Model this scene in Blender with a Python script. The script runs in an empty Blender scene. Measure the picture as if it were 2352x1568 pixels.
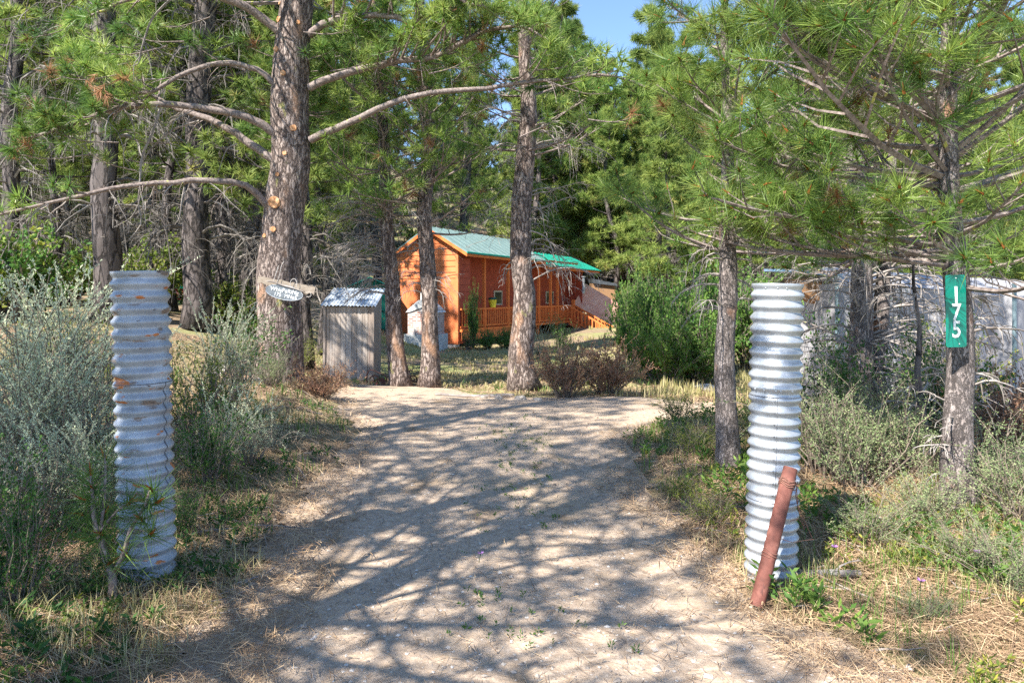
import bpy, math, numpy as np
from mathutils import Vector, noise as mnoise
R = np.random.default_rng(7)
PI = math.pi
SC = bpy.context.scene
COL = SC.collection
F = 1568.0; EYE = 1.5
def P(x, y, Y):                      # photo reference point at a chosen real distance
    return np.array([(x-1176)/F*Y, Y, EYE+(680-y)/F*Y])
def ss(a, b, x):
    t = np.clip((x-a)/(b-a), 0, 1); return t*t*(3-2*t)
# ------------------------------------------------------------------ noise
_T = np.random.default_rng(3).random((256, 256))
def vn(x, y):
    x = np.asarray(x, float); y = np.asarray(y, float)
    xi = np.floor(x).astype(int); yi = np.floor(y).astype(int)
    fx = x-xi; fy = y-yi; fx = fx*fx*(3-2*fx); fy = fy*fy*(3-2*fy)
    a = _T[xi & 255, yi & 255]; b = _T[(xi+1) & 255, yi & 255]
    c = _T[xi & 255, (yi+1) & 255]; d = _T[(xi+1) & 255, (yi+1) & 255]
    return (a*(1-fx)+b*fx)*(1-fy)+(c*(1-fx)+d*fx)*fy-0.5
def roadness(x, y):                  # >0 inside the drive
    x = np.asarray(x, float); y = np.asarray(y, float)
    l = np.interp(y, [-20, 2.6, 3.6, 5.6, 7.3, 8.7, 10, 10.6, 13.5], [-1.5, -1.30, -1.36, -1.5, -1.72, -2.15, -2.6, -2.75, -3.1])
    r = np.interp(y, [-20, 2.6, 3.6, 5.6, 7.3, 8.2, 8.6, 10, 10.8], [1.7, 1.48, 1.18, 1.05, 1.25, 1.9, 14, 14, 1.5])
    e = 0.30*vn(x*1.3+9, y*1.3)+0.22*vn(x*5, y*5)
    d = np.minimum(np.minimum(x-l, r-x), 10.6+2.0*ss(-.2, -1.5, x)-y+1.1*vn(x*.8, 3.3))
    return d+e
def base_h(x, y):
    x = np.asarray(x, float); y = np.asarray(y, float)
    c = np.interp(y, [-30, 9, 13, 20, 30, 40, 60, 100, 190, 260], [0, 0, -.2, -.45, -.8, -.6, 2.6, 13, 36, 44])
    l = np.interp(y, [-30, 5, 15, 30, 45, 60, 100, 190, 260], [0, 0, .9, 1.6, 3.2, 6, 15, 37, 45])
    r = np.interp(y, [-30, 5, 9, 14, 30, 45, 60, 100, 190, 260], [0, 0, -.35, -.45, -.5, -.3, 2.4, 11, 30, 38])
    L = ss(-2.6, -10, x)*ss(4, 12, y+0*x); Rr = ss(1.8, 5, x)
    h = c*(1-L)*(1-Rr)+l*L+r*Rr*(1-L)
    return h
def gz(x, y):
    x = np.asarray(x, float); y = np.asarray(y, float)
    rd = roadness(x, y)
    h = base_h(x, y)
    bank = ss(0.15, -0.9, rd)*0.12*ss(11.5, 9, y)
    h = h+bank*np.where(x < 0, 1+1.1*ss(5, 8, y), 1.0)
    h = h+0.10*ss(3.2, .4, np.hypot((x+3.75)/1.2, (y-11)))        # root mound
    off = ss(0.1, -.6, rd)
    h = h+off*(0.10*vn(x*.55, y*.55)+0.05*vn(x*1.7, y*1.7)+.02*vn(x*6, y*6))
    h = h+(1-off)*(0.02*vn(x*1.1+5, y*.6)+.008*vn(x*7, y*7))
    tr = np.abs(np.abs(x+.05)-.72)                                # wheel tracks
    h = h-(1-off)*0.018*ss(.35, 0, tr)
    return h
# ------------------------------------------------------------------ mesh helpers
class MB:
    def __init__(s): s.V=[]; s.T=[]; s.Q=[]; s.t=[]; s.n=0
    def add(s, V, T=None, Q=None, t=0.0):
        V = np.asarray(V, float).reshape(-1, 3)
        s.V.append(V)
        if T is not None and len(T): s.T.append(np.asarray(T, int).reshape(-1, 3)+s.n)
        if Q is not None and len(Q): s.Q.append(np.asarray(Q, int).reshape(-1, 4)+s.n)
        s.t.append(np.broadcast_to(np.asarray(t, float), (len(V),)).copy()); s.n += len(V)
    def build(s, name, mat, parent=None, smooth=False, origin=None):
        V = np.concatenate(s.V) if s.V else np.zeros((0, 3))
        if origin is not None: V = V-np.asarray(origin)
        T = np.concatenate(s.T) if s.T else np.zeros((0, 3), int)
        Q = np.concatenate(s.Q) if s.Q else np.zeros((0, 4), int)
        me = bpy.data.meshes.new(name)
        me.vertices.add(len(V)); me.vertices.foreach_set('co', V.astype(np.float32).ravel())
        nl = T.size+Q.size; me.loops.add(nl)
        me.loops.foreach_set('vertex_index', np.concatenate([T.ravel(), Q.ravel()]).astype(np.int32))
        me.polygons.add(len(T)+len(Q))
        ls = np.concatenate([np.arange(len(T))*3, T.size+np.arange(len(Q))*4]).astype(np.int32)
        me.polygons.foreach_set('loop_start', ls)
        me.update(calc_edges=True)
        me.polygons.foreach_set('use_smooth', np.full(len(me.polygons), bool(smooth)))
        a = me.attributes.new('tint', 'FLOAT', 'POINT'); a.data.foreach_set('value', np.concatenate(s.t).astype(np.float32))
        if mat: me.materials.append(mat)
        o = bpy.data.objects.new(name, me); COL.objects.link(o)
        if parent is not None: o.parent = parent
        if origin is not None: o.location = origin
        return o
def empty(name, loc=(0, 0, 0), rz=0):
    o = bpy.data.objects.new(name, None); COL.objects.link(o); o.location = loc; o.rotation_euler = (0, 0, rz); o.empty_display_size = .2
    return o
def tag(o, label=None, cat=None, group=None, kind=None):
    if label: o['label'] = label
    if cat: o['category'] = cat
    if group: o['group'] = group
    if kind: o['kind'] = kind
    return o
def nrm(v): v = np.asarray(v, float); return v/np.maximum(np.linalg.norm(v, axis=-1, keepdims=True), 1e-9)
def tube(mb, pts, rad, k=6, t=0.0, caps=True, wob=0.0):
    pts = np.asarray(pts, float); n = len(pts); rad = np.broadcast_to(np.asarray(rad, float), (n,))
    tg = np.gradient(pts, axis=0); tg = nrm(tg)
    ref = np.array([0, 0, 1.]) if abs(tg[:, 2]).mean() < .75 else np.array([1., 0, 0])
    a = nrm(np.cross(tg, ref)); b = np.cross(tg, a)
    an = np.arange(k)*2*PI/k
    rr = rad[:, None]*(1+wob*R.normal(size=(n, k))) if wob else rad[:, None]*np.ones((1, k))
    V = pts[:, None]+rr[..., None]*(a[:, None]*np.cos(an)[None, :, None]+b[:, None]*np.sin(an)[None, :, None])
    i = np.arange(n-1)[:, None]*k; j = np.arange(k)[None]; j2 = (j+1) % k
    Q = np.stack([i+j, i+j2, i+k+j2, i+k+j], -1).reshape(-1, 4)
    V = V.reshape(-1, 3); T = None
    if caps:
        V = np.vstack([V, pts[0], pts[-1]]); c0, c1 = n*k, n*k+1; jj = np.arange(k); j2 = (jj+1) % k
        T = np.vstack([np.stack([np.full(k, c0), j2, jj], -1), np.stack([np.full(k, c1), (n-1)*k+jj, (n-1)*k+j2], -1)])
    mb.add(V, T, Q, t)
def box(mb, lo, hi, M=None, t=0.0):
    x0, y0, z0 = lo; x1, y1, z1 = hi
    V = np.array([[x0,y0,z0],[x1,y0,z0],[x1,y1,z0],[x0,y1,z0],[x0,y0,z1],[x1,y0,z1],[x1,y1,z1],[x0,y1,z1]], float)
    if M is not None: V = M(V)
    mb.add(V, None, [[0,3,2,1],[4,5,6,7],[0,1,5,4],[1,2,6,5],[2,3,7,6],[3,0,4,7]], t)
def prism(mb, poly, off, t=0.0):     # poly (n,3), extruded by vector off
    A = np.asarray(poly, float); n = len(A); B = A+np.asarray(off, float)
    V = np.vstack([A, B, A.mean(0), B.mean(0)]); j = np.arange(n); j2 = (j+1) % n
    T = np.vstack([np.stack([np.full(n, 2*n), j, j2], -1), np.stack([np.full(n, 2*n+1), n+j2, n+j], -1)])
    mb.add(V, T, np.stack([j, n+j, n+j2, j2], -1), t)
def spl(pts, n):                      # smooth resample (Catmull-Rom)
    p = np.asarray(pts, float); m = len(p)
    q = np.vstack([2*p[0]-p[1], p, 2*p[-1]-p[-2]])
    u = np.linspace(0, m-1-1e-6, n); i = u.astype(int); f = (u-i)[:, None]
    a, b, c, d = q[i], q[i+1], q[i+2], q[i+3]
    return .5*((2*b)+(-a+c)*f+(2*a-5*b+4*c-d)*f**2+(-a+3*b-3*c+d)*f**3)
# ------------------------------------------------------------------ foliage templates
def tuft_template(nn, ln, w, seed, spread=(12, 100), axis=.13):
    r = np.random.default_rng(seed)
    th = np.radians(spread[0]+(spread[1]-spread[0])*r.random(nn)**.8); ph = r.random(nn)*2*PI
    d = np.stack([np.sin(th)*np.cos(ph), np.sin(th)*np.sin(ph), np.cos(th)], -1)
    b = np.zeros((nn, 3)); b[:, 2] = -axis*(th/np.radians(spread[1]))*r.random(nn)
    L = ln*(.75+.4*r.random(nn)); tip = b+d*L[:, None]; tip[:, 2] -= .0
    s = nrm(np.cross(d, r.normal(size=(nn, 3))))*w/2
    V = np.stack([b-s, b+s, tip], 1)
    return V.reshape(-1, 3), r.random(nn).repeat(3)
def place(mb, T, pos, dirs, scale, tint):
    V, tt = T; pos = np.asarray(pos, float); m = len(pos)
    if m == 0: return
    z = nrm(dirs); r = R.normal(size=(m, 3)); x = nrm(np.cross(z, r)); y = np.cross(z, x)
    M = np.stack([x, y, z], 1)*np.broadcast_to(np.asarray(scale, float), (m,))[:, None, None]
    W = np.einsum('vk,mkj->mvj', V, M)+pos[:, None]
    n = len(V); F_ = np.arange(m*n).reshape(-1, 3)
    tn = np.asarray(tint)[:, None]; t = np.where(tn > .84, tn+0*tt[None], np.clip(tn+(tt[None]-.5)*.30, 0, .8))
    mb.add(W.reshape(-1, 3), F_, None, t.ravel())
def buds(mb, pos, dirs, s):
    m = len(pos)
    if m == 0: return
    V = np.array([[.006,0,-.01],[-.003,.005,-.01],[-.003,-.005,-.01],[0,0,.028]])*s
    z = nrm(dirs); x = nrm(np.cross(z, R.normal(size=(m, 3)))); y = np.cross(z, x)
    W = np.einsum('vk,mkj->mvj', V, np.stack([x, y, z], 1))+np.asarray(pos)[:, None]
    F_ = (np.arange(m)[:, None, None]*4+np.array([[0,1,3],[1,2,3],[2,0,3]])[None]).reshape(-1, 3)
    mb.add(W.reshape(-1, 3), F_, None, 1.0)
def leaves(mb, pos, dirs, ln, wd, tint, fold=.0):
    pos = np.asarray(pos, float); m = len(pos)
    if m == 0: return
    d = nrm(dirs); s = nrm(np.cross(d, R.normal(size=(m, 3))))
    ln = np.broadcast_to(np.asarray(ln, float), (m,))[:, None]; wd = np.broadcast_to(np.asarray(wd, float), (m,))[:, None]
    V = np.stack([pos, pos+d*ln*.5+s*wd/2, pos+d*ln, pos+d*ln*.5-s*wd/2], 1)
    mb.add(V.reshape(-1, 3), None, np.arange(m*4).reshape(-1, 4), np.repeat(np.asarray(tint)*np.ones(m), 4))
NEAR = [tuft_template(84, .175, .0052, i, (6, 95)) for i in range(3)]
MID = [tuft_template(44, .18, .0115, i+5, (6, 95)) for i in range(3)]
FAR = [tuft_template(26, .26, .030, i+9, (10, 115)) for i in range(3)]
# ------------------------------------------------------------------ materials
def mat(name, build, **kw):
    m = bpy.data.materials.new(name); m.use_nodes = True
    nt = m.node_tree; nt.nodes.clear()
    out = nt.nodes.new('ShaderNodeOutputMaterial'); build(nt, out, **kw); return m
def N(nt, typ, **kw):
    n = nt.nodes.new(typ)
    for k, v in kw.items():
        if k.startswith('_'): n.inputs[k[1:]].default_value = v
        else: setattr(n, k, v)
    return n
def ramp(nt, stops, interp='LINEAR'):
    n = nt.nodes.new('ShaderNodeValToRGB'); e = n.color_ramp.elements; n.color_ramp.interpolation = interp
    while len(e) < len(stops): e.new(.5)
    for a, (p, c) in zip(e, stops): a.position = p; a.color = (*c, 1)
    return n
def leafy(nt, out, stops, trans=.35, rough=.6, spec=.25):
    L = nt.links.new
    at = N(nt, 'ShaderNodeAttribute', attribute_name='tint'); oi = N(nt, 'ShaderNodeObjectInfo')
    r = ramp(nt, stops); L(at.outputs['Fac'], r.inputs[0])
    hs = N(nt, 'ShaderNodeHueSaturation'); L(r.outputs[0], hs.inputs['Color'])
    mr = N(nt, 'ShaderNodeMapRange'); mr.inputs['To Min'].default_value = .82; mr.inputs['To Max'].default_value = 1.2
    L(oi.outputs['Random'], mr.inputs['Value']); L(mr.outputs[0], hs.inputs['Value'])
    p = N(nt, 'ShaderNodeBsdfPrincipled'); p.inputs['Roughness'].default_value = rough; p.inputs['Specular IOR Level'].default_value = spec
    L(hs.outputs[0], p.inputs['Base Color'])
    tr = N(nt, 'ShaderNodeBsdfTranslucent'); L(hs.outputs[0], tr.inputs['Color'])
    mx = N(nt, 'ShaderNodeMixShader'); mx.inputs[0].default_value = trans
    L(p.outputs[0], mx.inputs[1]); L(tr.outputs[0], mx.inputs[2]); L(mx.outputs[0], out.inputs[0])
def surf(nt, out, stops, scale=5, stretch=(1, 1, 1), detail=6, rough=.85, bump=.3, bdist=.01, metallic=0, spec=.3, vor=None, vstops=None, tintmix=None, coord='Object', spots=None, rrange=None):
    L = nt.links.new
    tc = N(nt, 'ShaderNodeTexCoord'); mp = N(nt, 'ShaderNodeMapping'); mp.inputs['Scale'].default_value = stretch
    L(tc.outputs[coord], mp.inputs[0])
    no = N(nt, 'ShaderNodeTexNoise'); no.inputs['Scale'].default_value = scale; no.inputs['Detail'].default_value = detail; no.inputs['Roughness'].default_value = .65
    L(mp.outputs[0], no.inputs['Vector'])
    r = ramp(nt, stops); L(no.outputs['Fac'], r.inputs[0]); col = r.outputs[0]; hgt = no.outputs['Fac']
    if vor:
        wn = N(nt, 'ShaderNodeMixRGB'); wn.inputs[0].default_value = .16; L(mp.outputs[0], wn.inputs[1]); L(no.outputs['Color'], wn.inputs[2])
        v = N(nt, 'ShaderNodeTexVoronoi', feature='DISTANCE_TO_EDGE'); v.inputs['Scale'].default_value = vor; L(wn.outputs[0], v.inputs['Vector'])
        vr = ramp(nt, vstops or [(0, (.25,)*3), (.12, (1,)*3)]); L(v.outputs['Distance'], vr.inputs[0])
        m = N(nt, 'ShaderNodeMixRGB', blend_type='MULTIPLY'); m.inputs[0].default_value = 1; L(col, m.inputs[1]); L(vr.outputs[0], m.inputs[2]); col = m.outputs[0]
        ad = N(nt, 'ShaderNodeMath', operation='MULTIPLY_ADD'); L(vr.outputs[0], ad.inputs[0]); ad.inputs[1].default_value = 1.2; L(no.outputs['Fac'], ad.inputs[2]); hgt = ad.outputs[0]
    if spots:                                     # (scale, threshold, width, colour, stretch)
        for (sc, th, wd, c, st) in spots:
            mp2 = N(nt, 'ShaderNodeMapping'); mp2.inputs['Scale'].default_value = st; mp2.inputs['Location'].default_value = (sc, 2.3, 1.1); L(tc.outputs[coord], mp2.inputs[0])
            n2 = N(nt, 'ShaderNodeTexNoise'); n2.inputs['Scale'].default_value = sc; n2.inputs['Detail'].default_value = 5; L(mp2.outputs[0], n2.inputs['Vector'])
            q = ramp(nt, [(th, (0,)*3), (th+wd, (1,)*3)]); L(n2.outputs['Fac'], q.inputs[0])
            m = N(nt, 'ShaderNodeMixRGB'); L(q.outputs[0], m.inputs[0]); L(col, m.inputs[1]); m.inputs[2].default_value = (*c, 1); col = m.outputs[0]
    if tintmix:                                   # attribute-driven per-board variation
        at = N(nt, 'ShaderNodeAttribute', attribute_name='tint'); q = ramp(nt, tintmix); L(at.outputs['Fac'], q.inputs[0])
        m = N(nt, 'ShaderNodeMixRGB', blend_type='MULTIPLY'); m.inputs[0].default_value = 1; L(col, m.inputs[1]); L(q.outputs[0], m.inputs[2]); col = m.outputs[0]
    p = N(nt, 'ShaderNodeBsdfPrincipled'); p.inputs['Roughness'].default_value = rough; p.inputs['Metallic'].default_value = metallic
    p.inputs['Specular IOR Level'].default_value = spec; L(col, p.inputs['Base Color'])
    if rrange:
        q = N(nt, 'ShaderNodeMapRange'); q.inputs['To Min'].default_value = rrange[0]; q.inputs['To Max'].default_value = rrange[1]; L(no.outputs['Fac'], q.inputs['Value']); L(q.outputs[0], p.inputs['Roughness'])
    if bump:
        b = N(nt, 'ShaderNodeBump'); b.inputs['Strength'].default_value = bump; b.inputs['Distance'].default_value = bdist
        L(hgt, b.inputs['Height']); L(b.outputs[0], p.inputs['Normal'])
    L(p.outputs[0], out.inputs[0])
def g(*a): return a
MT = {}
MT['needle'] = mat('pine_needles', leafy, stops=[(0, (.055, .12, .035)), (.35, (.145, .255, .05)), (.7, (.33, .43, .09)), (.8, (.46, .54, .17)), (.86, (.36, .20, .10)), (1, (.42, .15, .04))], trans=.42, rough=.45, spec=.4)
MT['needle_far'] = mat('pine_needles_forest', leafy, stops=[(0, (.07, .13, .035)), (.4, (.17, .25, .055)), (.8, (.37, .42, .11)), (1, (.35, .2, .1))], trans=.42)
MT['needle_dead'] = mat('pine_needles_dead', leafy, stops=[(0, (.30, .15, .08)), (1, (.5, .28, .15))], trans=.3)
MT['sage'] = mat('sage_leaves', leafy, stops=[(0, (.24, .30, .19)), (.5, (.42, .49, .32)), (1, (.68, .72, .50))], trans=.3, rough=.8, spec=.1)
MT['sageg'] = mat('sage_green_leaves', leafy, stops=[(0, (.12, .17, .08)), (.5, (.24, .31, .14)), (1, (.44, .48, .24))], trans=.25, rough=.8, spec=.1)
MT['leaf'] = mat('green_leaves', leafy, stops=[(0, (.025, .08, .025)), (.5, (.08, .18, .035)), (1, (.22, .33, .06))], trans=.35)
MT['leafy'] = mat('yellowgreen_leaves', leafy, stops=[(0, (.09, .14, .03)), (.5, (.22, .29, .05)), (1, (.45, .42, .07))], trans=.4)
MT['leafb'] = mat('dry_brown_leaves', leafy, stops=[(0, (.16, .08, .055)), (.5, (.31, .165, .10)), (1, (.42, .30, .15))], trans=.25)
MT['straw'] = mat('pine_straw', leafy, stops=[(0, (.13, .08, .05)), (.5, (.34, .22, .13)), (1, (.62, .46, .28))], trans=.1, rough=.8)
MT['drygrass'] = mat('dry_grass', leafy, stops=[(0, (.20, .24, .07)), (.45, (.45, .40, .17)), (1, (.66, .57, .33))], trans=.35)
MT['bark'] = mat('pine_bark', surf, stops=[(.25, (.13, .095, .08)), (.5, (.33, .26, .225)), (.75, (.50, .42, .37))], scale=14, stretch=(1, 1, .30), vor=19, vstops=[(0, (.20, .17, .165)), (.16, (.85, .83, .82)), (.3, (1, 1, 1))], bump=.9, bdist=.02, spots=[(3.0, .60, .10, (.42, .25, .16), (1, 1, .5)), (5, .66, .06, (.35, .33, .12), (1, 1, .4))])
MT['barkd'] = mat('shaded_forest_bark', surf, stops=[(.25, (.045, .037, .034)), (.5, (.115, .095, .088)), (.75, (.22, .185, .17))], scale=9, stretch=(1, 1, .3), vor=9, bump=.9, bdist=.03)  # much darker than pine_bark: canopy shade is put into the colour
MT['barky'] = mat('young_pine_bark', surf, stops=[(.3, (.10, .08, .075)), (.5, (.27, .225, .205)), (.72, (.47, .40, .37))], scale=20, stretch=(1, 1, .4), vor=34, vstops=[(0, (.35,)*3), (.2, (1,)*3)], bump=.8, bdist=.012, spots=[(5, .6, .1, (.40, .22, .14), (1, 1, .6))])
MT['limb'] = mat('limb_bark', surf, stops=[(.3, (.085, .065, .06)), (.5, (.215, .17, .15)), (.7, (.36, .30, .27))], scale=30, bump=.7, bdist=.01, spots=[(9, .66, .05, (.40, .40, .10), (1, 1, 1))])
MT['twig'] = mat('dead_twigs', surf, stops=[(.3, (.14, .115, .10)), (.5, (.27, .235, .21)), (.7, (.44, .40, .36))], scale=6, bump=0, spots=[(7, .68, .05, (.38, .42, .12), (1, 1, 1))])
MT['twigd'] = mat('dead_forest_twigs', surf, stops=[(.3, (.07, .058, .05)), (.5, (.16, .14, .12)), (.7, (.32, .29, .26))], scale=3, bump=0)
MT['stem'] = mat('shrub_stems', surf, stops=[(.3, (.12, .09, .07)), (.7, (.30, .24, .19))], scale=15, bump=0)
MT['cut'] = mat('sawn_wood', surf, stops=[(.35, (.38, .16, .06)), (.5, (.56, .29, .14)), (.7, (.66, .42, .25))], scale=18, bump=.2)
MT['dirt'] = mat('driveway_gravel', surf, stops=[(.2, (.29, .21, .145)), (.5, (.46, .35, .255)), (.75, (.64, .515, .395))], scale=26, detail=12, bump=.8, bdist=.018, spots=[(1.1, .56, .16, (.42, .32, .22), (1, 1, 1)), (60, .63, .05, (.30, .25, .21), (1, 1, 1)), (2.7, .60, .10, (.33, .24, .16), (1, .5, 1))])
MT['ground'] = mat('forest_soil', surf, stops=[(.3, (.14, .09, .06)), (.5, (.27, .195, .125)), (.72, (.42, .335, .215))], scale=8, detail=12, bump=.8, bdist=.03, spots=[(.35, .47, .14, (.25, .27, .10), (1, 1, 1)), (13, .62, .08, (.10, .08, .05), (1, 1, 1))])
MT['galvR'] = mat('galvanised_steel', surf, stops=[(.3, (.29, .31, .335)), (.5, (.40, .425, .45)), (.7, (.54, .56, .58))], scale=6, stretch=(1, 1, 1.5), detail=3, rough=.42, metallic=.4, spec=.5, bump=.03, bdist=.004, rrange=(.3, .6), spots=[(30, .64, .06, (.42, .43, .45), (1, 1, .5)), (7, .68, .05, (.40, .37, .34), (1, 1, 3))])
MT['galvL'] = mat('shaded_rusty_steel', surf, stops=[(.3, (.24, .255, .285)), (.5, (.34, .365, .405)), (.7, (.47, .495, .54))], scale=5, stretch=(1, 1, 1.5), detail=3, rough=.5, metallic=.15, spec=.4, bump=.03, bdist=.004, rrange=(.32, .62), spots=[(5.5, .60, .05, (.22, .17, .14), (1, 1, 3.2)), (7, .64, .03, (.46, .16, .05), (1, 1, 3.2)), (26, .70, .04, (.20, .15, .13), (1, 1, 2)), (11, .70, .02, (.10, .08, .08), (1, 1, 2.5))])  # base lowered to carry the left pipe's shade; spots are rust
MT['seam'] = mat('dark_seam', surf, stops=[(.4, (.09, .09, .10)), (.6, (.16, .16, .17))], bump=0)
MT['rust'] = mat('rusty_pipe', surf, stops=[(.3, (.09, .035, .026)), (.5, (.165, .06, .044)), (.7, (.27, .115, .085))], scale=13, detail=9, rough=.75, bump=.3, bdist=.004, spots=[(40, .66, .06, (.12, .05, .04), (1, 1, .3))])
MT['rustd'] = mat('rusty_iron', surf, stops=[(.3, (.13, .06, .045)), (.6, (.28, .14, .10))], scale=14, rough=.85, bump=.3)
MT['signg'] = mat('green_sign', surf, stops=[(.4, (.0, .16, .115)), (.6, (.0, .21, .15))], scale=4, rough=.35, bump=0, spec=.5, spots=[(14, .72, .03, (.25, .4, .35), (1, 1, 1))])
MT['white'] = mat('white_lettering', surf, stops=[(.3, (.62, .64, .64)), (.6, (.82, .83, .83))], scale=30, rough=.5, bump=0)
MT['oldwood'] = mat('weathered_planks', surf, stops=[(.25, (.27, .225, .19)), (.5, (.42, .365, .32)), (.75, (.55, .50, .46))], scale=5, stretch=(4, 4, .35), detail=7, bump=.3, bdist=.006, spots=[(1.8, .62, .12, (.30, .16, .11), (4, 4, .6))], tintmix=[(0, (.72, .66, .62)), (.5, (.92, .88, .84)), (1, (1, 1, 1))])
MT['plank'] = mat('sign_plank', surf, stops=[(.25, (.14, .105, .075)), (.5, (.30, .245, .19)), (.75, (.46, .40, .33))], scale=9, stretch=(1.0, 6, 9), bump=.6)
MT['slate'] = mat('oval_board', surf, stops=[(.3, (.10, .12, .14)), (.6, (.17, .19, .21))], scale=12, bump=.15)
MT['orange'] = mat('orange_siding', surf, stops=[(.3, (.66, .175, .06)), (.55, (.78, .235, .085)), (.8, (.84, .32, .15))], scale=1.6, detail=5, rough=.7, bump=.1, spots=[(9, .68, .08, (.48, .14, .05), (1, 1, 3))])
MT['shadewall'] = mat('shaded_siding', surf, stops=[(.3, (.36, .065, .04)), (.6, (.48, .10, .055))], scale=3, rough=.7, bump=.1)  # darker copy of the orange siding, porch shade painted into its colour
MT['rail'] = mat('orange_rails', surf, stops=[(.3, (.66, .15, .035)), (.6, (.80, .22, .06))], scale=4, rough=.55, bump=.1)
MT['roofg'] = mat('green_metal_roof', surf, stops=[(.3, (.16, .245, .235)), (.6, (.22, .315, .30))], scale=2, rough=.32, bump=.03, spec=.6)
MT['roofb'] = mat('bright_green_metal', surf, stops=[(.3, (.0, .22, .15)), (.6, (.01, .30, .21))], scale=2, rough=.4, bump=.03, spec=.5)
MT['shedg'] = mat('green_shed_siding', surf, stops=[(.3, (.0, .13, .085)), (.6, (.01, .20, .13))], scale=3, rough=.55, bump=.1)
MT['cream'] = mat('cream_trim', surf, stops=[(.3, (.52, .46, .32)), (.6, (.62, .56, .42))], bump=0)
def glassm(nt, out):
    p = N(nt, 'ShaderNodeBsdfPrincipled'); p.inputs['Base Color'].default_value = (.02, .03, .03, 1); p.inputs['Roughness'].default_value = .08; p.inputs['Specular IOR Level'].default_value = .8
    nt.links.new(p.outputs[0], out.inputs[0])
MT['glass'] = mat('dark_glass', glassm)
def brickm(nt, out):
    L = nt.links.new; tc = N(nt, 'ShaderNodeTexCoord'); sx = N(nt, 'ShaderNodeSeparateXYZ'); L(tc.outputs['Object'], sx.inputs[0])
    ad = N(nt, 'ShaderNodeMath', operation='ADD'); L(sx.outputs[0], ad.inputs[0]); L(sx.outputs[1], ad.inputs[1])
    cb = N(nt, 'ShaderNodeCombineXYZ'); L(ad.outputs[0], cb.inputs[0]); L(sx.outputs[2], cb.inputs[1])
    b = N(nt, 'ShaderNodeTexBrick'); b.inputs['Scale'].default_value = 1; b.inputs['Brick Width'].default_value = .24; b.inputs['Row Height'].default_value = .085; b.inputs['Mortar Size'].default_value = .016
    b.inputs['Color1'].default_value = (.42, .15, .10, 1); b.inputs['Color2'].default_value = (.58, .38, .31, 1); b.inputs['Mortar'].default_value = (.62, .58, .52, 1); L(cb.outputs[0], b.inputs['Vector'])
    n = N(nt, 'ShaderNodeTexNoise'); n.inputs['Scale'].default_value = 2.2; n.inputs['Detail'].default_value = 6; L(tc.outputs['Object'], n.inputs['Vector'])
    r = ramp(nt, [(.52, (0,)*3), (.62, (.8,)*3)]); L(n.outputs['Fac'], r.inputs[0])
    m = N(nt, 'ShaderNodeMixRGB'); L(r.outputs[0], m.inputs[0]); L(b.outputs['Color'], m.inputs[1]); m.inputs[2].default_value = (.72, .70, .66, 1)
    p = N(nt, 'ShaderNodeBsdfPrincipled'); p.inputs['Roughness'].default_value = .9; L(m.outputs[0], p.inputs['Base Color']); L(p.outputs[0], out.inputs[0])
MT['brick'] = mat('limewashed_brick', brickm)
MT['conc'] = mat('white_concrete', surf, stops=[(.3, (.52, .50, .46)), (.6, (.72, .71, .68))], scale=4, bump=.3)
MT['pink'] = mat('faded_red_sheeting', surf, stops=[(.3, (.62, .28, .24)), (.5, (.72, .40, .33)), (.7, (.80, .54, .46))], scale=1.5, rough=.7, bump=.1)
MT['tarp'] = mat('grey_canvas', surf, stops=[(.3, (.20, .195, .20)), (.5, (.34, .335, .345)), (.7, (.48, .47, .48))], scale=1.6, detail=7, rough=.8, bump=.35, bdist=.04, spots=[(2.5, .62, .08, (.20, .19, .20), (1, 1, .4))])
MT['stone'] = mat('pale_stone', surf, stops=[(.3, (.36, .32, .29)), (.5, (.55, .51, .47)), (.7, (.72, .69, .65))], scale=6, bump=.4)
MT['stoned'] = mat('grey_stone', surf, stops=[(.3, (.17, .15, .13)), (.5, (.30, .27, .24)), (.7, (.42, .39, .35))], scale=8, bump=.4)
MT['stoneo'] = mat('orange_stone', surf, stops=[(.3, (.36, .18, .11)), (.6, (.60, .38, .27))], scale=6, bump=.4)
MT['yellow'] = mat('yellow_plastic', surf, stops=[(.4, (.80, .62, .04)), (.6, (.86, .70, .06))], rough=.4, bump=0)
MT['dgreen'] = mat('dark_green_plastic', surf, stops=[(.4, (.02, .08, .05)), (.6, (.03, .11, .07))], rough=.5, bump=0)
MT['dark'] = mat('dark_metal', surf, stops=[(.4, (.05, .06, .07)), (.6, (.09, .10, .11))], rough=.5, bump=0)
MT['pole'] = mat('blue_grey_pole', surf, stops=[(.4, (.12, .18, .20)), (.6, (.20, .27, .29))], rough=.5, bump=0)
MT['brownw'] = mat('brown_boards', surf, stops=[(.3, (.22, .12, .06)), (.6, (.36, .21, .11))], scale=5, stretch=(6, 6, 1), bump=.2)
MT['blue'] = mat('blue_fascia', surf, stops=[(.4, (.12, .24, .40)), (.6, (.30, .44, .60))], rough=.4, bump=0)
MT['redp'] = mat('red_paint', surf, stops=[(.4, (.45, .05, .05)), (.6, (.56, .10, .09))], rough=.45, bump=0)
MT['purple'] = mat('purple_petals', leafy, stops=[(0, (.4, .18, .5)), (1, (.6, .35, .65))])
MT['corr'] = mat('snow_white_tin', surf, stops=[(.35, (.30, .38, .48)), (.5, (.62, .68, .74)), (.65, (.82, .84, .86))], scale=3, stretch=(1, 3, 1), rough=.4, metallic=.4, bump=.05)
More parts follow.
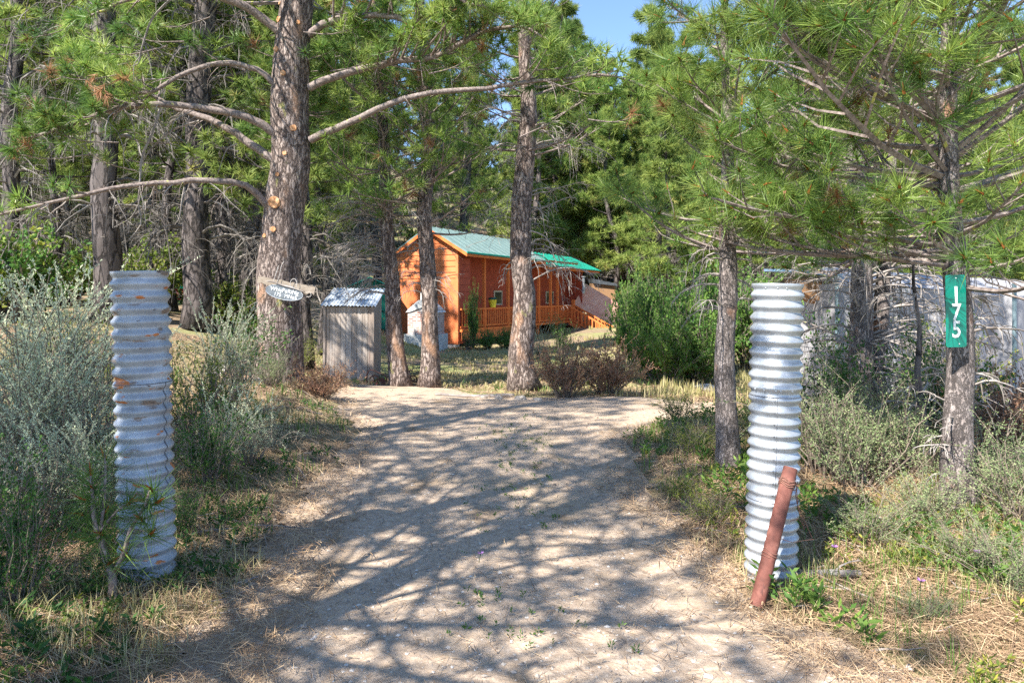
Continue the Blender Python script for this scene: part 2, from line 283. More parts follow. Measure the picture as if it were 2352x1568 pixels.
# ------------------------------------------------------------------ ground
def grid(xs, ys, fz):
    X, Y = np.meshgrid(xs, ys); Z = fz(X, Y); ny, nx = X.shape
    V = np.stack([X, Y, Z], -1).reshape(-1, 3)
    i = (np.arange(ny-1)[:, None]*nx+np.arange(nx-1)[None])
    Q = np.stack([i, i+1, i+1+nx, i+nx], -1).reshape(-1, 4); return V, Q
xs = np.unique(np.concatenate([np.arange(-170, -30, 4.), np.arange(-30, -10, .8), np.arange(-10, 10, .12), np.arange(10, 30, .8), np.arange(30, 171, 4.)]))
ys = np.unique(np.concatenate([np.arange(-40, -6, 2.), np.arange(-6, 1, .4), np.arange(1, 14, .1), np.arange(14, 45, .5), np.arange(45, 262, 3.)]))
mb = MB(); V, Q = grid(xs, ys, lambda x, y: gz(x, y)-.035*ss(-.02, .12, roadness(x, y))); mb.add(V, None, Q)
tag(mb.build('ground', MT['ground'], smooth=True), kind='structure')
V, Q = grid(np.arange(-4, 14.3, .06), np.arange(-14, 13.8, .06), lambda x, y: gz(x, y))
c = V[Q].mean(1); keep = roadness(c[:, 0], c[:, 1]) > 0
Q = Q[keep]; used, inv = np.unique(Q, return_inverse=True)
mb = MB(); mb.add(V[used], None, inv.reshape(-1, 4)); tag(mb.build('driveway', MT['dirt'], smooth=True), kind='structure')
# pebbles on the drive
def fr(n, y0, y1, k=.82):             # points on the ground, denser near
    Y = y0*(y1/y0)**R.random(n); X = Y*(R.random(n)*2-1)*k; return X, Y
X, Y = fr(30000, 2.2, 11); m = roadness(X, Y) > -.25; X, Y = X[m], Y[m]
O = np.array([[1,0,0],[0,1,0],[-1,0,0],[0,-1,0],[0,0,.75],[0,0,-.6]], float)
OF = np.array([[0,1,4],[1,2,4],[2,3,4],[3,0,4],[1,0,5],[2,1,5],[3,2,5],[0,3,5]])
def pebbles(mb, X, Y, s0, s1, pw=3):
    n = len(X); s = s0+(s1-s0)*R.random(n)**pw
    V = O[None]*(s[:, None, None])*(1+.35*R.normal(size=(n, 6, 3)))*np.array([1, 1, .6])
    a = R.random(n)*2*PI; ca, sa = np.cos(a), np.sin(a)
    Vx = V[..., 0]*ca[:, None]-V[..., 1]*sa[:, None]; Vy = V[..., 0]*sa[:, None]+V[..., 1]*ca[:, None]
    V = np.stack([Vx+X[:, None], Vy+Y[:, None], V[..., 2]+(gz(X, Y)+s*.15)[:, None]], -1)
    Fc = (np.arange(n)[:, None, None]*6+OF[None]).reshape(-1, 3); mb.add(V.reshape(-1, 3), Fc, None, np.repeat(R.random(n), 6))
mb = MB(); pebbles(mb, X, Y, .002, .014, 5); X, Y = fr(1500, 2.3, 10.5); m = (roadness(X, Y) > -.3) & (vn(X*1.5, Y*1.5) > -.05); pebbles(mb, X[m], Y[m], .007, .026, 4)
MT['peb'] = mat('pebbles', leafy, stops=[(0, (.22, .18, .15)), (.6, (.48, .41, .34)), (1, (.70, .64, .57))], trans=0, rough=.9, spec=.2)
tag(mb.build('gravel', MT['peb']), 'loose pale gravel and small stones scattered over the dirt driveway', 'gravel', kind='stuff')
# pine straw litter
def straw(mb, X, Y, l0, l1, lift=.02, t0=0., t1=1.):
    n = len(X); a = R.random(n)*2*PI; L = l0+(l1-l0)*R.random(n); w = np.maximum(.0014, .0006*Y)
    d = np.stack([np.cos(a), np.sin(a)], -1); x1 = X+d[:, 0]*L; y1 = Y+d[:, 1]*L
    z0 = gz(X, Y)+.004+lift*R.random(n); z1 = gz(x1, y1)+.004+lift*R.random(n)*1.5
    A = np.stack([X-d[:, 1]*w, Y+d[:, 0]*w, z0], -1); B = np.stack([X+d[:, 1]*w, Y-d[:, 0]*w, z0+.001], -1); C = np.stack([x1, y1, z1], -1)
    V = np.stack([A, B, C], 1).reshape(-1, 3); mb.add(V, np.arange(3*n).reshape(-1, 3), None, np.repeat(t0+(t1-t0)*R.random(n), 3))
mb = MB(); X, Y = fr(230000, 2.2, 16); rd = roadness(X, Y); m = R.random(len(X)) < np.clip(.10-rd*1.5, .035, 1); straw(mb, X[m], Y[m], .05, .13)
m = (rd < .3) & (R.random(len(X)) < .3); straw(mb, X[m], Y[m], .1, .2, .05, .2, 1)
tag(mb.build('pine_straw_litter', MT['straw']), 'fallen brown pine needles and twigs covering the banks beside the driveway', 'litter', kind='stuff')
# fallen sticks
mb = MB(); X, Y = fr(500, 2.4, 12); m = (roadness(X, Y) < .0)
for x, y in zip(X[m], Y[m]):
    a = R.random()*2*PI; L = .12+.4*R.random()**2; q = []
    for s in np.linspace(0, 1, 4): xx = x+math.cos(a)*L*s; yy = y+math.sin(a)*L*s; a += R.normal()*.15; q.append([xx, yy, float(gz(xx, yy))+.015+.02*s])
    tube(mb, q, np.linspace(.005, .002, 4)*(.6+R.random()), 4)
tag(mb.build('fallen_sticks_litter', MT['twig']), 'small grey sticks lying on the needle covered banks', 'litter', kind='stuff')
# grass
def grass(mb, X, Y, h0, h1, t0, t1, lean=.45, nb=7, wf=1.0, rad=.04):
    n = len(X); X = np.repeat(X, nb)+R.normal(size=n*nb)*rad; Y = np.repeat(Y, nb)+R.normal(size=n*nb)*rad; n *= nb
    h = h0+(h1-h0)*R.random(n); a = R.random(n)*2*PI; ln = lean*R.random(n)*h; w = np.maximum(.0025, .0008*Y)*wf
    z = gz(X, Y)-.01; dx, dy = np.cos(a), np.sin(a)
    B0 = np.stack([X-dy*w, Y+dx*w, z], -1); B1 = np.stack([X+dy*w, Y-dx*w, z], -1)
    M0 = np.stack([X+dx*ln*.35-dy*w*.7, Y+dy*ln*.35+dx*w*.7, z+h*.6], -1); M1 = np.stack([X+dx*ln*.35+dy*w*.7, Y+dy*ln*.35-dx*w*.7, z+h*.6], -1)
    Tp = np.stack([X+dx*ln, Y+dy*ln, z+h], -1)
    V = np.stack([B0, B1, M1, M0, Tp], 1).reshape(-1, 3); i = np.arange(n)*5
    mb.add(V, np.stack([i+3, i+2, i+4], -1), np.stack([i, i+1, i+2, i+3], -1), np.repeat(t0+(t1-t0)*R.random(n), 5))
mb = MB()
X, Y = fr(9000, 2.6, 13); rd = roadness(X, Y); cl = vn(X*1.1+3, Y*1.1)+(X > 0)*.12
m = (rd < -.02) & (cl > .13); grass(mb, X[m], Y[m], .03, .15, .25, 1, lean=.9, nb=5)
X, Y = fr(6500, 12.6, 32, .35); m = (roadness(X, Y) < 0) & (Y > 13.4+1.6*vn(X, Y*.3)+np.where(X < -2.3, 2.5, 0)); m &= vn(X*.6, Y*.35)+.25*R.normal(size=len(X)) > -.12; grass(mb, X[m], Y[m], .03, .11, .2, 1, wf=1.2, rad=.16, lean=.8)
X, Y = fr(6000, 7, 40, .8); m = (roadness(X, Y) < -.2) & (X > 1.5) & (vn(X*.9, Y*.9+4) > .0); grass(mb, X[m], Y[m], .06, .28, .1, 1, wf=1.2, rad=.10)
tag(mb.build('dry_grass', MT['drygrass']), 'sunlit dry yellow grass on the verges and across the cabin yard', 'grass', kind='stuff')
mb = MB()
X, Y = fr(4200, 2.5, 14); rd = roadness(X, Y); m = (rd < -.08) & (vn(X*1.4+30, Y*1.4) > .02); grass(mb, X[m], Y[m], .05, .18, .2, .8, nb=5, lean=.8)
MT['ggrass'] = mat('green_grass', leafy, stops=[(0, (.05, .12, .03)), (.6, (.17, .28, .06)), (1, (.34, .40, .12))], trans=.4)
tag(mb.build('green_grass', MT['ggrass']), 'tufts of green grass among the needle litter', 'grass', kind='stuff')
# broad leaved weeds: a rosette or short leafy stem each, too many to count
mb = MB()
def weeds(X, Y, hmax, size, t0, t1):
    for x, y in zip(X, Y):
        h = hmax*(.3+.7*R.random()); z = float(gz(x, y)); n = int(7+9*R.random()); k = R.random(n)
        a = R.random(n)*2*PI; d = np.stack([np.cos(a), np.sin(a), .35+.7*R.random(n)], -1)
        lx = R.normal()*.15*h
        p = np.stack([x+lx*k, np.full(n, y), z+h*k], -1)+d*.004
        leaves(mb, p, d, size*(.6+.8*R.random(n)), size*.32, t0+(t1-t0)*R.random(n))
X, Y = fr(3200, 2.4, 9); rd = roadness(X, Y); m = (rd < -.05) & (vn(X*1.6+60, Y*1.6) > .05) & (X < 0); weeds(X[m], Y[m], .10, .045, 0, .6)
X, Y = fr(5200, 2.4, 10); rd = roadness(X, Y); m = (rd < -.02) & (vn(X*1.6+60, Y*1.6) > -.02) & (X > 0); weeds(X[m], Y[m], .16, .055, .35, 1)
X = R.normal(size=230)*.19+.02; Y = 2.6+6*R.random(230)**1.2; m = vn(X*2, Y*1.6+3) > -.05; weeds(X[m], Y[m], .035, .021, .2, .8)
w2 = mb; mb = MB(); X, Y = fr(5200, 2.3, 8); m = (roadness(X, Y) < -.12) & (X > 0) & (vn(X*2.1+11, Y*2.1) > -.06); weeds(X[m], Y[m], .11, .034, .0, 1)
X, Y = fr(1500, 2.4, 6); m = (roadness(X, Y) < -.3) & (X < 0) & (vn(X*2.1+11, Y*2.1) > .05); weeds(X[m], Y[m], .10, .034, .0, .8)
tag(mb.build('yellow_weeds_undergrowth', MT['leafy']), 'small yellow green weeds mixed into the dry straw beside the posts', 'weeds', kind='stuff'); mb = w2
tag(mb.build('weeds_undergrowth', MT['leaf']), 'low broad leaved green weeds sprouting along both driveway edges', 'weeds', kind='stuff')
# ------------------------------------------------------------------ branch builders
def dead_branch(mb, p0, az, L, el=.2, droop=1.3, r0=.02, k=4, ntw=8, twl=.5, sub=True, sg=8, t=0):
    p = [np.array(p0, float)]; ds = L/sg; e = el; a = az
    for i in range(sg):
        p.append(p[-1]+ds*np.array([math.cos(a)*math.cos(e), math.sin(a)*math.cos(e), math.sin(e)]))
        e = max(e-droop/sg*(.2+1.6*R.random())+R.normal()*.16, -1.45); a += R.normal()*.24
    p = np.array(p); rr = np.linspace(r0, max(r0*.25, .0025), len(p)); tube(mb, p, rr, k, caps=False)
    for j in range(ntw):
        f = .25+.75*R.random(); i = min(int(f*sg), sg-1); q = p[i]+(p[i+1]-p[i])*R.random()
        LL = L*twl*(1.15-f)*(.5+R.random()); 
        if sub: dead_branch(mb, q, az+R.normal()*.9, LL, R.normal()*.3-.1, .9+R.random(), rr[i]*.5, 3, 3 if L > .8 else 0, .5, L > 1.0, 4)
        else:
            e2 = R.normal()*.4-.5; a2 = az+R.normal()*1.0
            d = np.array([math.cos(a2)*math.cos(e2), math.sin(a2)*math.cos(e2), math.sin(e2)])
            tube(mb, [q, q+d*LL*.5+[0, 0, .02], q+d*LL-[0, 0, LL*.25]], [rr[i]*.45, rr[i]*.35, rr[i]*.2], 3, caps=False)
def live_branch(mb, tl, p0, az, L, el=.1, up=.5, r0=.02, nsub=7, k=4, sg=6, f0=.3, subl=.42, ntu=2, wig=.12):
    p = [np.array(p0, float)]; ds = L/sg; e = el; a = az
    for i in range(sg):
        p.append(p[-1]+ds*np.array([math.cos(a)*math.cos(e), math.sin(a)*math.cos(e), math.sin(e)]))
        e += up/sg*(.4+1.2*R.random()); a += R.normal()*wig
    along(mb, tl, np.array(p), r0, nsub, k, f0, subl, ntu, L)
def along(mb, tl, p, r0, nsub, k, f0, subl, ntu, L, r1=None, rise=.35):
    n = len(p)-1; rr = np.linspace(r0, r1 or max(r0*.3, .003), n+1); tube(mb, p, rr, k, caps=False)
    tl.append((p[-1], p[-1]-p[-2]))
    for j in range(nsub):
        f = f0+(1-f0)*(j+R.random())/nsub; i = min(int(f*n), n-1); q = p[i]+(p[i+1]-p[i])*(f*n-i)
        d0 = nrm(p[i+1]-p[i]); s = 1 if j % 2 else -1
        lat = nrm(np.cross(d0, [0, 0, 1.]))*s; d = nrm(d0*.6+lat*(.8+.3*R.normal())+np.array([0, 0, rise+.25*R.normal()]))
        LL = L*subl*(1.1-.75*f)*(.6+.7*R.random()); LL = max(LL, .10)
        m1 = q+d*LL*.5+np.array([0, 0, .04*LL*R.normal()]); d2 = nrm(d+np.array([0, 0, .35])+.2*R.normal(size=3)); m2 = m1+d2*LL*.5
        tube(mb, [q, m1, m2], [rr[i]*.5, rr[i]*.4, max(rr[i]*.22, .002)], 3, caps=False)
        tl.append((m2, d2))
        for u in range(ntu-1):
            g_ = .3+.6*R.random(); qq = q+(m2-q)*g_; dd = nrm(d2+.8*R.normal(size=3)+[0, 0, .3]); e_ = qq+dd*LL*.25
            tl.append((e_, dd))
            if LL > .3: tube(mb, [qq, e_], [.004, .002], 3, caps=False)
def needles(tl, T, name, mat_, parent, tint=(.15, .75), s=(.8, 1.15), bud=False, coff=None):
    mb = MB(); pos = np.array([a for a, _ in tl]); dr = nrm(np.array([b for _, b in tl])); m = len(pos)
    which = R.integers(0, len(T), m); cl = vn(pos[:, 0]*1.3+pos[:, 2], pos[:, 1]*1.3+pos[:, 2]*.7)*.7
    ti = tint[0]+(tint[1]-tint[0])*np.clip(R.random(m)*.9+.05+cl*.8, 0, 1)
    ti = np.where(R.random(m) < .035, .87, ti); dr = nrm(dr+.35*R.normal(size=dr.shape)); s = (s[0]*.75, s[1]*1.06)
    for k in range(len(T)):
        q = which == k; place(mb, T[k], pos[q], dr[q], s[0]+(s[1]-s[0])*R.random(q.sum()), ti[q])
    if bud: buds(mb, pos, dr, 1.9)
    return mb.build(name, mat_, parent)
def trunk_mesh(path, rad, k=14, n=40, wob=.05, flare=.0):
    p = spl(path, n); r = np.interp(np.linspace(0, 1, n), np.linspace(0, 1, len(rad)), rad)
    if flare: zz = p[:, 2]-p[0, 2]; r = r*(1+flare*np.exp(-zz/.28))
    so = 50*R.random(); p = p+np.stack([.12*vn(p[:, 2]*1.1+so, 0*r), .12*vn(p[:, 2]*1.1+so, 0*r+7.5), np.zeros(n)], -1)*min(1, r.max()/.2)
    mb = MB(); tube(mb, p, r, k); V = mb.V[0]; m = n*k; an = np.tile(np.arange(k)*2*PI/k, n); z = np.repeat(p[:, 2], k); c = np.repeat(p, k, 0)
    f = 1+wob*(2.4*vn(2.2*np.cos(an)+z*1.3+so, 2.2*np.sin(an)+z*.4)+1.6*vn(5*np.cos(an)+z*.8+so, 5*np.sin(an)+z*3)+.5*R.normal(size=m)); f += .5*(flare > 0)*np.exp(-(z-p[0, 2])/.22)*np.clip(vn(1.5*np.cos(an)+so, 1.5*np.sin(an)), 0, 1)
    V[:m] = c+(V[:m]-c)*f[:, None]; return mb, p, r
def at_h(p, r, z):
    i = int(np.clip(np.searchsorted(p[:, 2], z), 1, len(p)-1)); f = (z-p[i-1, 2])/max(p[i, 2]-p[i-1, 2], 1e-6)
    return p[i-1]+(p[i]-p[i-1])*f, r[i-1]+(r[i]-r[i-1])*f
def pine(name, path, rad, barkm, label, group=None, dead=None, live=None, T=MID, nmat='needle', bud=False, tint=(.15, .75), k=12, n=36, flare=.3, wob=.05, cat='pine tree', twm='twig'):
    """dead: (z0,z1,count,length,az-centre,az-spread) list; live: (z0,z1,whorls,per,len0,len1,el,up,nsub,ntu)"""
    o = np.array(path[0], float)
    root = tag(empty(name, tuple(o)), label, cat, group); path = [np.array(q, float)-o for q in path]
    mb, p, r = trunk_mesh(path, rad, k, n, wob, flare); mb.build('trunk', barkm, root, smooth=True)
    if dead:
        mb = MB()
        for (z0, z1, cnt, L, ac, asp) in dead:
            for z in z0+(z1-z0)*R.random(cnt):
                q, rr = at_h(p, r, z); az = ac+asp*(R.random()*2-1)
                dead_branch(mb, q+.5*rr*np.array([math.cos(az), math.sin(az), 0]), az, L*(.45+.75*R.random()), .25+.3*R.random(), 1.2+1.0*R.random(), (.006+.009*L*R.random())*(1.5 if twm == 'twigd' else 1), 4, 8, .5)
        mb.build('dead_branches', MT[twm], root)
    if live:
        tl = []; mb = MB()
        for lv in live:
            z0, z1, wh, per, L0, L1, el, up, nsub, ntu = lv[:10]
            azf = lv[10] if len(lv) > 10 else None
            for w in range(wh):
                f = (w+.3*R.random())/max(wh-1, 1); z = z0+(z1-z0)*f
                a0 = R.random()*6.28
                for j in range(per):
                    q, rr = at_h(p, r, min(z+.1*R.normal(), p[-1, 2]-.02)); az = a0+j*2*PI/per+.3*R.normal() if azf is None else azf[0]+azf[1]*(R.random()*2-1)
                    L = (L0+(L1-L0)*f)*(.65+.5*R.random())
                    live_branch(mb, tl, q, az, L, el+.15*R.normal()+.4*f, up, .006+.011*L, nsub, 4 if T is not FAR else 3, ntu=ntu)
        tl.append((p[-1], np.array([0, 0, 1.])))
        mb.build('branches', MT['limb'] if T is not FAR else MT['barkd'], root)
        needles(tl, T, 'needles', MT[nmat], root, tint, bud=bud)
    return root, p, r
def copy_tree(o, loc, rz=0, sc=1.0, label=None, group=None):
    c = o.copy(); COL.objects.link(c); c.location = loc; c.rotation_euler = (0, 0, rz); c.scale = (sc, sc, sc)
    if label: c['label'] = label
    if group: c['group'] = group
    for ch in list(o.children):
        d = ch.copy(); COL.objects.link(d); d.parent = c
    return c
def Gp(x, Y):                          # ground point below a reference column at distance Y
    X = (x-1176)/F*Y; return (X, Y, float(gz(X, Y)))
# ------------------------------------------------------------------ the big ponderosa with the sign
YB = 11.0
root = tag(empty('big_pine', tuple(P(630, 900, YB))), 'largest pine, thick trunk with sawn branch stubs carrying the hanging wooden name sign', 'pine tree')
O0 = np.array(root.location)
tp = [P(x, y, YB)-O0 for x, y in [(630, 912), (637, 800), (647, 650), (658, 480), (668, 330), (674, 180), (683, 0), (688, -200), (694, -500), (700, -900)]]
mb, bp, br = trunk_mesh(tp, np.array([54, 52, 47, 45, 43, 41, 36, 32, 26, 17])/F*YB, 40, 150, .022, .22)
trunk = mb.build('trunk', MT['bark'], root, smooth=True)
def knot(x, y, rpx):                   # sawn stub on the camera side of the trunk
    z = P(x, y, YB)[2]-O0[2]; c, rr = at_h(bp, br, z); dx = P(x, y, YB)[0]-O0[0]-c[0]; dx = max(-rr*.9, min(rr*.9, dx))
    n = np.array([dx, -math.sqrt(rr*rr-dx*dx), 0]); q = c+n*.9; d = nrm(n*[.6, 1, 1]+[0, 0, .02]); r_ = rpx/F*YB
    mb = MB(); tube(mb, [q, q+d*(.1*rr+.018)], [r_*1.05, r_*.9], 12, caps=True, wob=.08)
    s = mb.build('cut_stub', MT['cut'], trunk)
for a in [(842/3.072*.7656*1.0, 0, 0)][:0]: pass
for x, y, r_ in [(671, 8, 5), (650, 57, 7), (696, 66, 5), (645, 125, 7), (663, 181, 6), (686, 303, 8), (668, 361, 5), (651, 408, 5), (643, 470, 14), (642, 531, 7), (620, 545, 5), (650, 18, 4)]: knot(x, y, r_)
def biglimb(px, dY, r0, r1, nsub, f0, subl=.30, tint=(.2, .8), ntu=2, nm=True, rise=.2, scale=(1.0, 1.35)):
    pts = []
    for i, (x, y) in enumerate(px): pts.append(P(x, y, YB-.1+dY*i/(len(px)-1))-O0)
    p = spl(pts, 22); p += .008*R.normal(size=p.shape); Lm = np.linalg.norm(np.diff(p, axis=0), axis=1).sum()
    mb = MB(); tl = []; along(mb, tl, p, r0, nsub, 7, f0, subl, ntu, Lm, r1, rise)
    for j in range(7):                 # bare hanging side twigs
        i = 5+int(R.random()*12); dead_branch(mb, p[i], math.atan2(p[i+1][1]-p[i][1], p[i+1][0]-p[i][0])+R.normal()*.7, .35+.5*R.random(), -.3, 1.2, .009, 3, 3, .5, False, 5)
    l = mb.build('limb', MT['limb'], root, smooth=True)
    if nm: needles(tl, MID, 'needles', MT['needle'], l, tint, scale, bud=True)
    return p
biglimb([(650, 80), (600, 40), (560, 15), (500, -8), (440, -35), (360, -60)], -.6, .075, .04, 16, .5)
p2 = biglimb([(645, 210), (605, 168), (560, 150), (500, 146), (450, 158), (390, 188), (340, 214), (280, 205), (215, 185), (150, 170)], -.7, .05, .018, 26, .62, .26)
p3 = biglimb([(640, 312), (590, 280), (540, 262), (460, 248), (380, 240), (300, 243), (230, 262), (150, 290), (60, 320)], -1.3, .075, .02, 34, .55, .24)
p4 = biglimb([(635, 368), (580, 335), (540, 305), (480, 275), (420, 255), (370, 232), (330, 208), (240, 160), (160, 120)], .4, .072, .02, 24, .62, .24)
p5 = biglimb([(622, 482), (583, 440), (545, 420), (480, 414), (380, 420), (280, 430), (200, 446), (100, 470), (-10, 494)], -1.6, .06, .018, 9, .72, .22, ntu=1)
biglimb([(712, 78), (750, 55), (800, 42), (880, 36), (950, 50), (1010, 30), (1070, 10)], -.8, .07, .018, 34, .2, .25)
biglimb([(712, 202), (760, 180), (850, 155), (920, 140), (1000, 128), (1060, 100), (1120, 72), (1200, 62), (1260, 92)], -1.0, .066, .016, 46, .25, .23)
biglimb([(714, 320), (780, 290), (850, 260), (930, 226), (1000, 211), (1100, 205), (1200, 190), (1300, 180), (1400, 172), (1490, 205)], -1.2, .062, .014, 18, .6, .22)
biglimb([(690, -20), (640, -80), (540, -110), (420, -60), (300, 0), (200, 40)], -1.8, .06, .012, 36, .4, .26)
biglimb([(700, -20), (760, -90), (860, -110), (980, -60), (1060, 0), (1120, 20)], -1.5, .06, .012, 36, .4, .26)
for i_, (x, y, dY) in enumerate([(60, 90, -.8), (150, 60, -.5), (210, 120, -1), (270, 70, -.4), (110, 170, -1.2), (40, 230, -1.4), (190, 235, -.9), (90, 290, -1.3), (250, 300, -.2), (20, 350, -1.4), (170, 330, -.6), (585, 235, .5), (560, 300, .6), (545, 95, .4), (600, 150, .6), (430, 90, .2), (340, 60, 0), (740, 45, .4), (780, 110, -.2), (830, 60, -.4), (870, 120, -.6), (930, 85, -.3), (760, 160, .4), (1000, 60, -.8), (1040, 150, -.6), (1110, 110, -.9), (1180, 90, -.7), (1150, 30, -.6), (1250, 55, -1), (1290, 130, -1), (1370, 120, -1.2), (1420, 215, -1.2), (1350, 215, -1), (1230, 25, -.8), (900, 20, -.2), (740, 230, .6), (790, 250, .7), (1480, 260, -1.3)]):
    q = P(x, y, YB+dY)-O0; sgn = -1 if x < 650 else 1; q0 = q-np.array([sgn*(.75+.3*R.random()), -.15, .25*R.normal()+.12]); pp = spl([q0, (q0+q)/2+[0, 0, -.08], q], 7); mb = MB(); tl = []
    along(mb, tl, pp, .012, 8, 4, .25, .42, 1, 1.0, .004, .25); tl.append((q, q-q0)); l = mb.build('bough', MT['limb'], root); needles(tl, MID, 'needles', MT['needle'], l, (.1, .8) if i_ % 3 else (.0, .5), (.95, 1.3), bud=True)
mb = MB(); tl = [(P(x, y, YB-1.4)-O0, np.array([.3*R.normal(), .3*R.normal(), -1])) for x, y in [(205, 195), (216, 180), (232, 208), (243, 222), (224, 215)]]
needles(tl, [tuft_template(40, .17, .012, 77, (5, 50))], 'dead_needles', MT['needle_dead'], root, (.2, .9), (.8, 1.1))
mb = MB()                              # long bare twigs hanging from the left limbs
def ptw(px, Y, r0): tube(mb, spl([P(x, y, Y)-O0 for x, y in px], 14), np.linspace(r0, r0*.3, 14), 4, caps=False)
ptw([(367, 251), (352, 300), (326, 360), (322, 412), (318, 470), (324, 514), (296, 551)], 10.1, .022); ptw([(458, 278), (394, 300), (345, 345), (322, 385)], 10.6, .02)
ptw([(390, 0), (352, 40), (335, 80), (322, 125), (318, 145), (304, 152)], 10.0, .02); ptw([(318, 470), (300, 500), (262, 522)], 10.1, .01); ptw([(424, 430), (418, 460), (412, 500), (402, 515)], 10, .016)
ptw([(322, 130), (308, 150), (307, 185)], 10, .012); ptw([(545, 330), (520, 345), (500, 400)], 10.8, .012)
for q in range(60):
    src = [p5, p4, p3][q % 3]; i = 8+int(R.random()*13); dead_branch(mb, src[min(i, 21)], R.random()*6.28, .35+.6*R.random(), -.6, .9, .010, 3, 4, .6, True, 5)
mb.build('dead_twigs', MT['twig'], root)
mb = MB(); tl = []
for w in range(9):
    z = 6.3+w*.6
    for j in range(5):
        q, rr = at_h(bp, br, z); live_branch(mb, tl, q, R.random()*6.28, 2.4-.11*w, .1, .5, .04, 8, 4, ntu=1)
mb.build('upper_branches', MT['limb'], root); needles(tl, MID, 'upper_needles', MT['needle'], root)
# ------------------------------------------------------------------ other pines that the photo shows singly
def pth(px, Y): return [P(x, y, Y) for x, y in px]
def rpx(a, Y): return np.array(a)/2/F*Y
EV = PI                                # azimuths: 0 = +x, pi/2 = away, pi = -x
Y = 12.4
pine('leaning_pine', pth([(918, 893), (903, 760), (893, 640), (885, 500), (876, 350), (868, 200), (862, 20), (858, -200), (855, -420)], Y), rpx([42, 37, 34, 30, 27, 23, 19, 14, 6], Y), MT['bark'],
     'slim leaning pine with pale dead twigs, between the outhouse and the rusty plough', dead=[(1.6, 3.4, 46, 1.3, PI*1.05, .7), (2.4, 4.2, 10, 1.0, 0, 1.5)],
     live=[(3.0, 5.4, 8, 4, 1.7, 1.5, 0, .5, 9, 1), (5.6, 8.5, 6, 4, 1.3, .5, .1, .5, 7, 1)])
pine('straight_pine', pth([(992, 888), (986, 760), (984, 640), (982, 480), (979, 300), (975, 160), (972, 0), (970, -250), (970, -450)], Y), rpx([46, 37, 36, 33, 27, 24, 20, 14, 6], Y), MT['bark'],
     'straight slim pine crossing the orange cabin gable', dead=[(1.5, 3.0, 14, .8, PI, .8), (1.5, 3.2, 9, .7, 0, .8)],
     live=[(2.9, 5.2, 8, 4, 1.6, 1.5, 0, .5, 9, 1), (5.4, 8.8, 6, 4, 1.3, .5, .1, .5, 7, 1)])
Y = 12.2
pine('forked_twig_pine', pth([(1200, 895), (1200, 780), (1203, 640), (1205, 480), (1207, 380), (1212, 250), (1208, 140), (1204, 0), (1200, -200), (1200, -500)], Y), rpx([62, 52, 50, 48, 46, 40, 30, 24, 16, 6], Y), MT['bark'],
     'thick pine with twisted dead branches standing in front of the cabin porch', dead=[(1.9, 5.0, 26, 1.5, 0.05, .9), (1.9, 5.0, 20, 1.1, PI, .9), (2.2, 4.4, 10, .8, -PI/2, .9)],
     live=[(4.2, 7.2, 8, 4, 1.8, 1.4, .1, .5, 9, 1), (7, 9.4, 5, 4, 1.1, .4, .1, .5, 7, 1)], flare=.3)
Y = 5.5                                # young pine left of the right pipe
pine('young_pine', pth([(1670, 1092), (1668, 960), (1666, 800), (1670, 660), (1666, 520), (1664, 400), (1664, 330), (1668, 150), (1670, -100), (1672, -330)], Y), rpx([52, 47, 43, 41, 36, 30, 24, 19, 13, 4], Y), MT['barky'],
     'young pine with a slim patchy trunk, just left of the bright culvert post', dead=[(1.2, 2.0, 12, .5, PI, 1.0), (1.2, 2.2, 8, .5, 0, .8)],
     live=[(1.75, 2.9, 5, 4, 1.05, 1.0, .05, .5, 7, 1), (2.95, 4.9, 7, 4, .95, .3, .25, .5, 7, 1)], T=NEAR, bud=True, tint=(.2, .8))
Y = 4.4                                # pine with the house number
num_pine, np_, nr_ = pine('number_pine', pth([(2206, 1205), (2204, 1050), (2202, 880), (2196, 700), (2196, 560), (2192, 400), (2190, 250), (2188, 60), (2184, -200), (2182, -560)], Y), rpx([74, 66, 58, 52, 48, 44, 37, 30, 21, 6], Y), MT['barky'],
     'rough dark pine trunk bearing the green house number plate', dead=[(.5, 1.7, 14, .5, 0, 1.0), (.3, .85, 5, .3, PI, .7)],
     live=[(1.62, 2.7, 6, 5, 1.35, 1.25, 0.0, .45, 9, 1), (1.75, 3.2, 5, 3, 1.8, 1.6, .05, .4, 11, 1, (PI, .6)), (2.8, 4.8, 7, 5, 1.15, .3, .2, .5, 8, 1)], T=NEAR, bud=True, tint=(.25, .8))
Y = 8.0                                # twin trunk with lichen
lich, lp, lr = pine('lichen_pine', pth([(1992, 1010), (1988, 900), (1984, 780), (1982, 680), (1978, 560), (1972, 400), (1968, 200), (1965, 0), (1962, -200), (1960, -500)], Y), rpx([66, 57, 51, 46, 42, 40, 36, 31, 24, 8], Y), MT['barky'],
     'pale twin stemmed pine with lichen covered dead limbs, before the grey canvas', dead=[(.4, 2.3, 44, 1.5, 0, 1.0), (.4, 2.1, 30, 1.3, PI, 1.0), (.6, 2, 8, .6, -PI/2, 1)],
     live=[(2.1, 4.9, 10, 5, 2.1, 1.8, .05, .4, 11, 1), (4.9, 7, 5, 4, 1.5, .5, .1, .5, 8, 1)], T=MID, bud=True, tint=(.25, .8))
mb, a, b = trunk_mesh([q-np.array(lich.location) for q in pth([(2008, 1010), (2016, 880), (2020, 760), (2022, 680), (2030, 580), (2046, 450), (2050, 250), (2040, 60)], 8.1)], rpx([44, 36, 34, 32, 26, 20, 14, 6], 8), 10, 26, .05)
mb.build('second_stem', MT['barky'], lich, smooth=True)
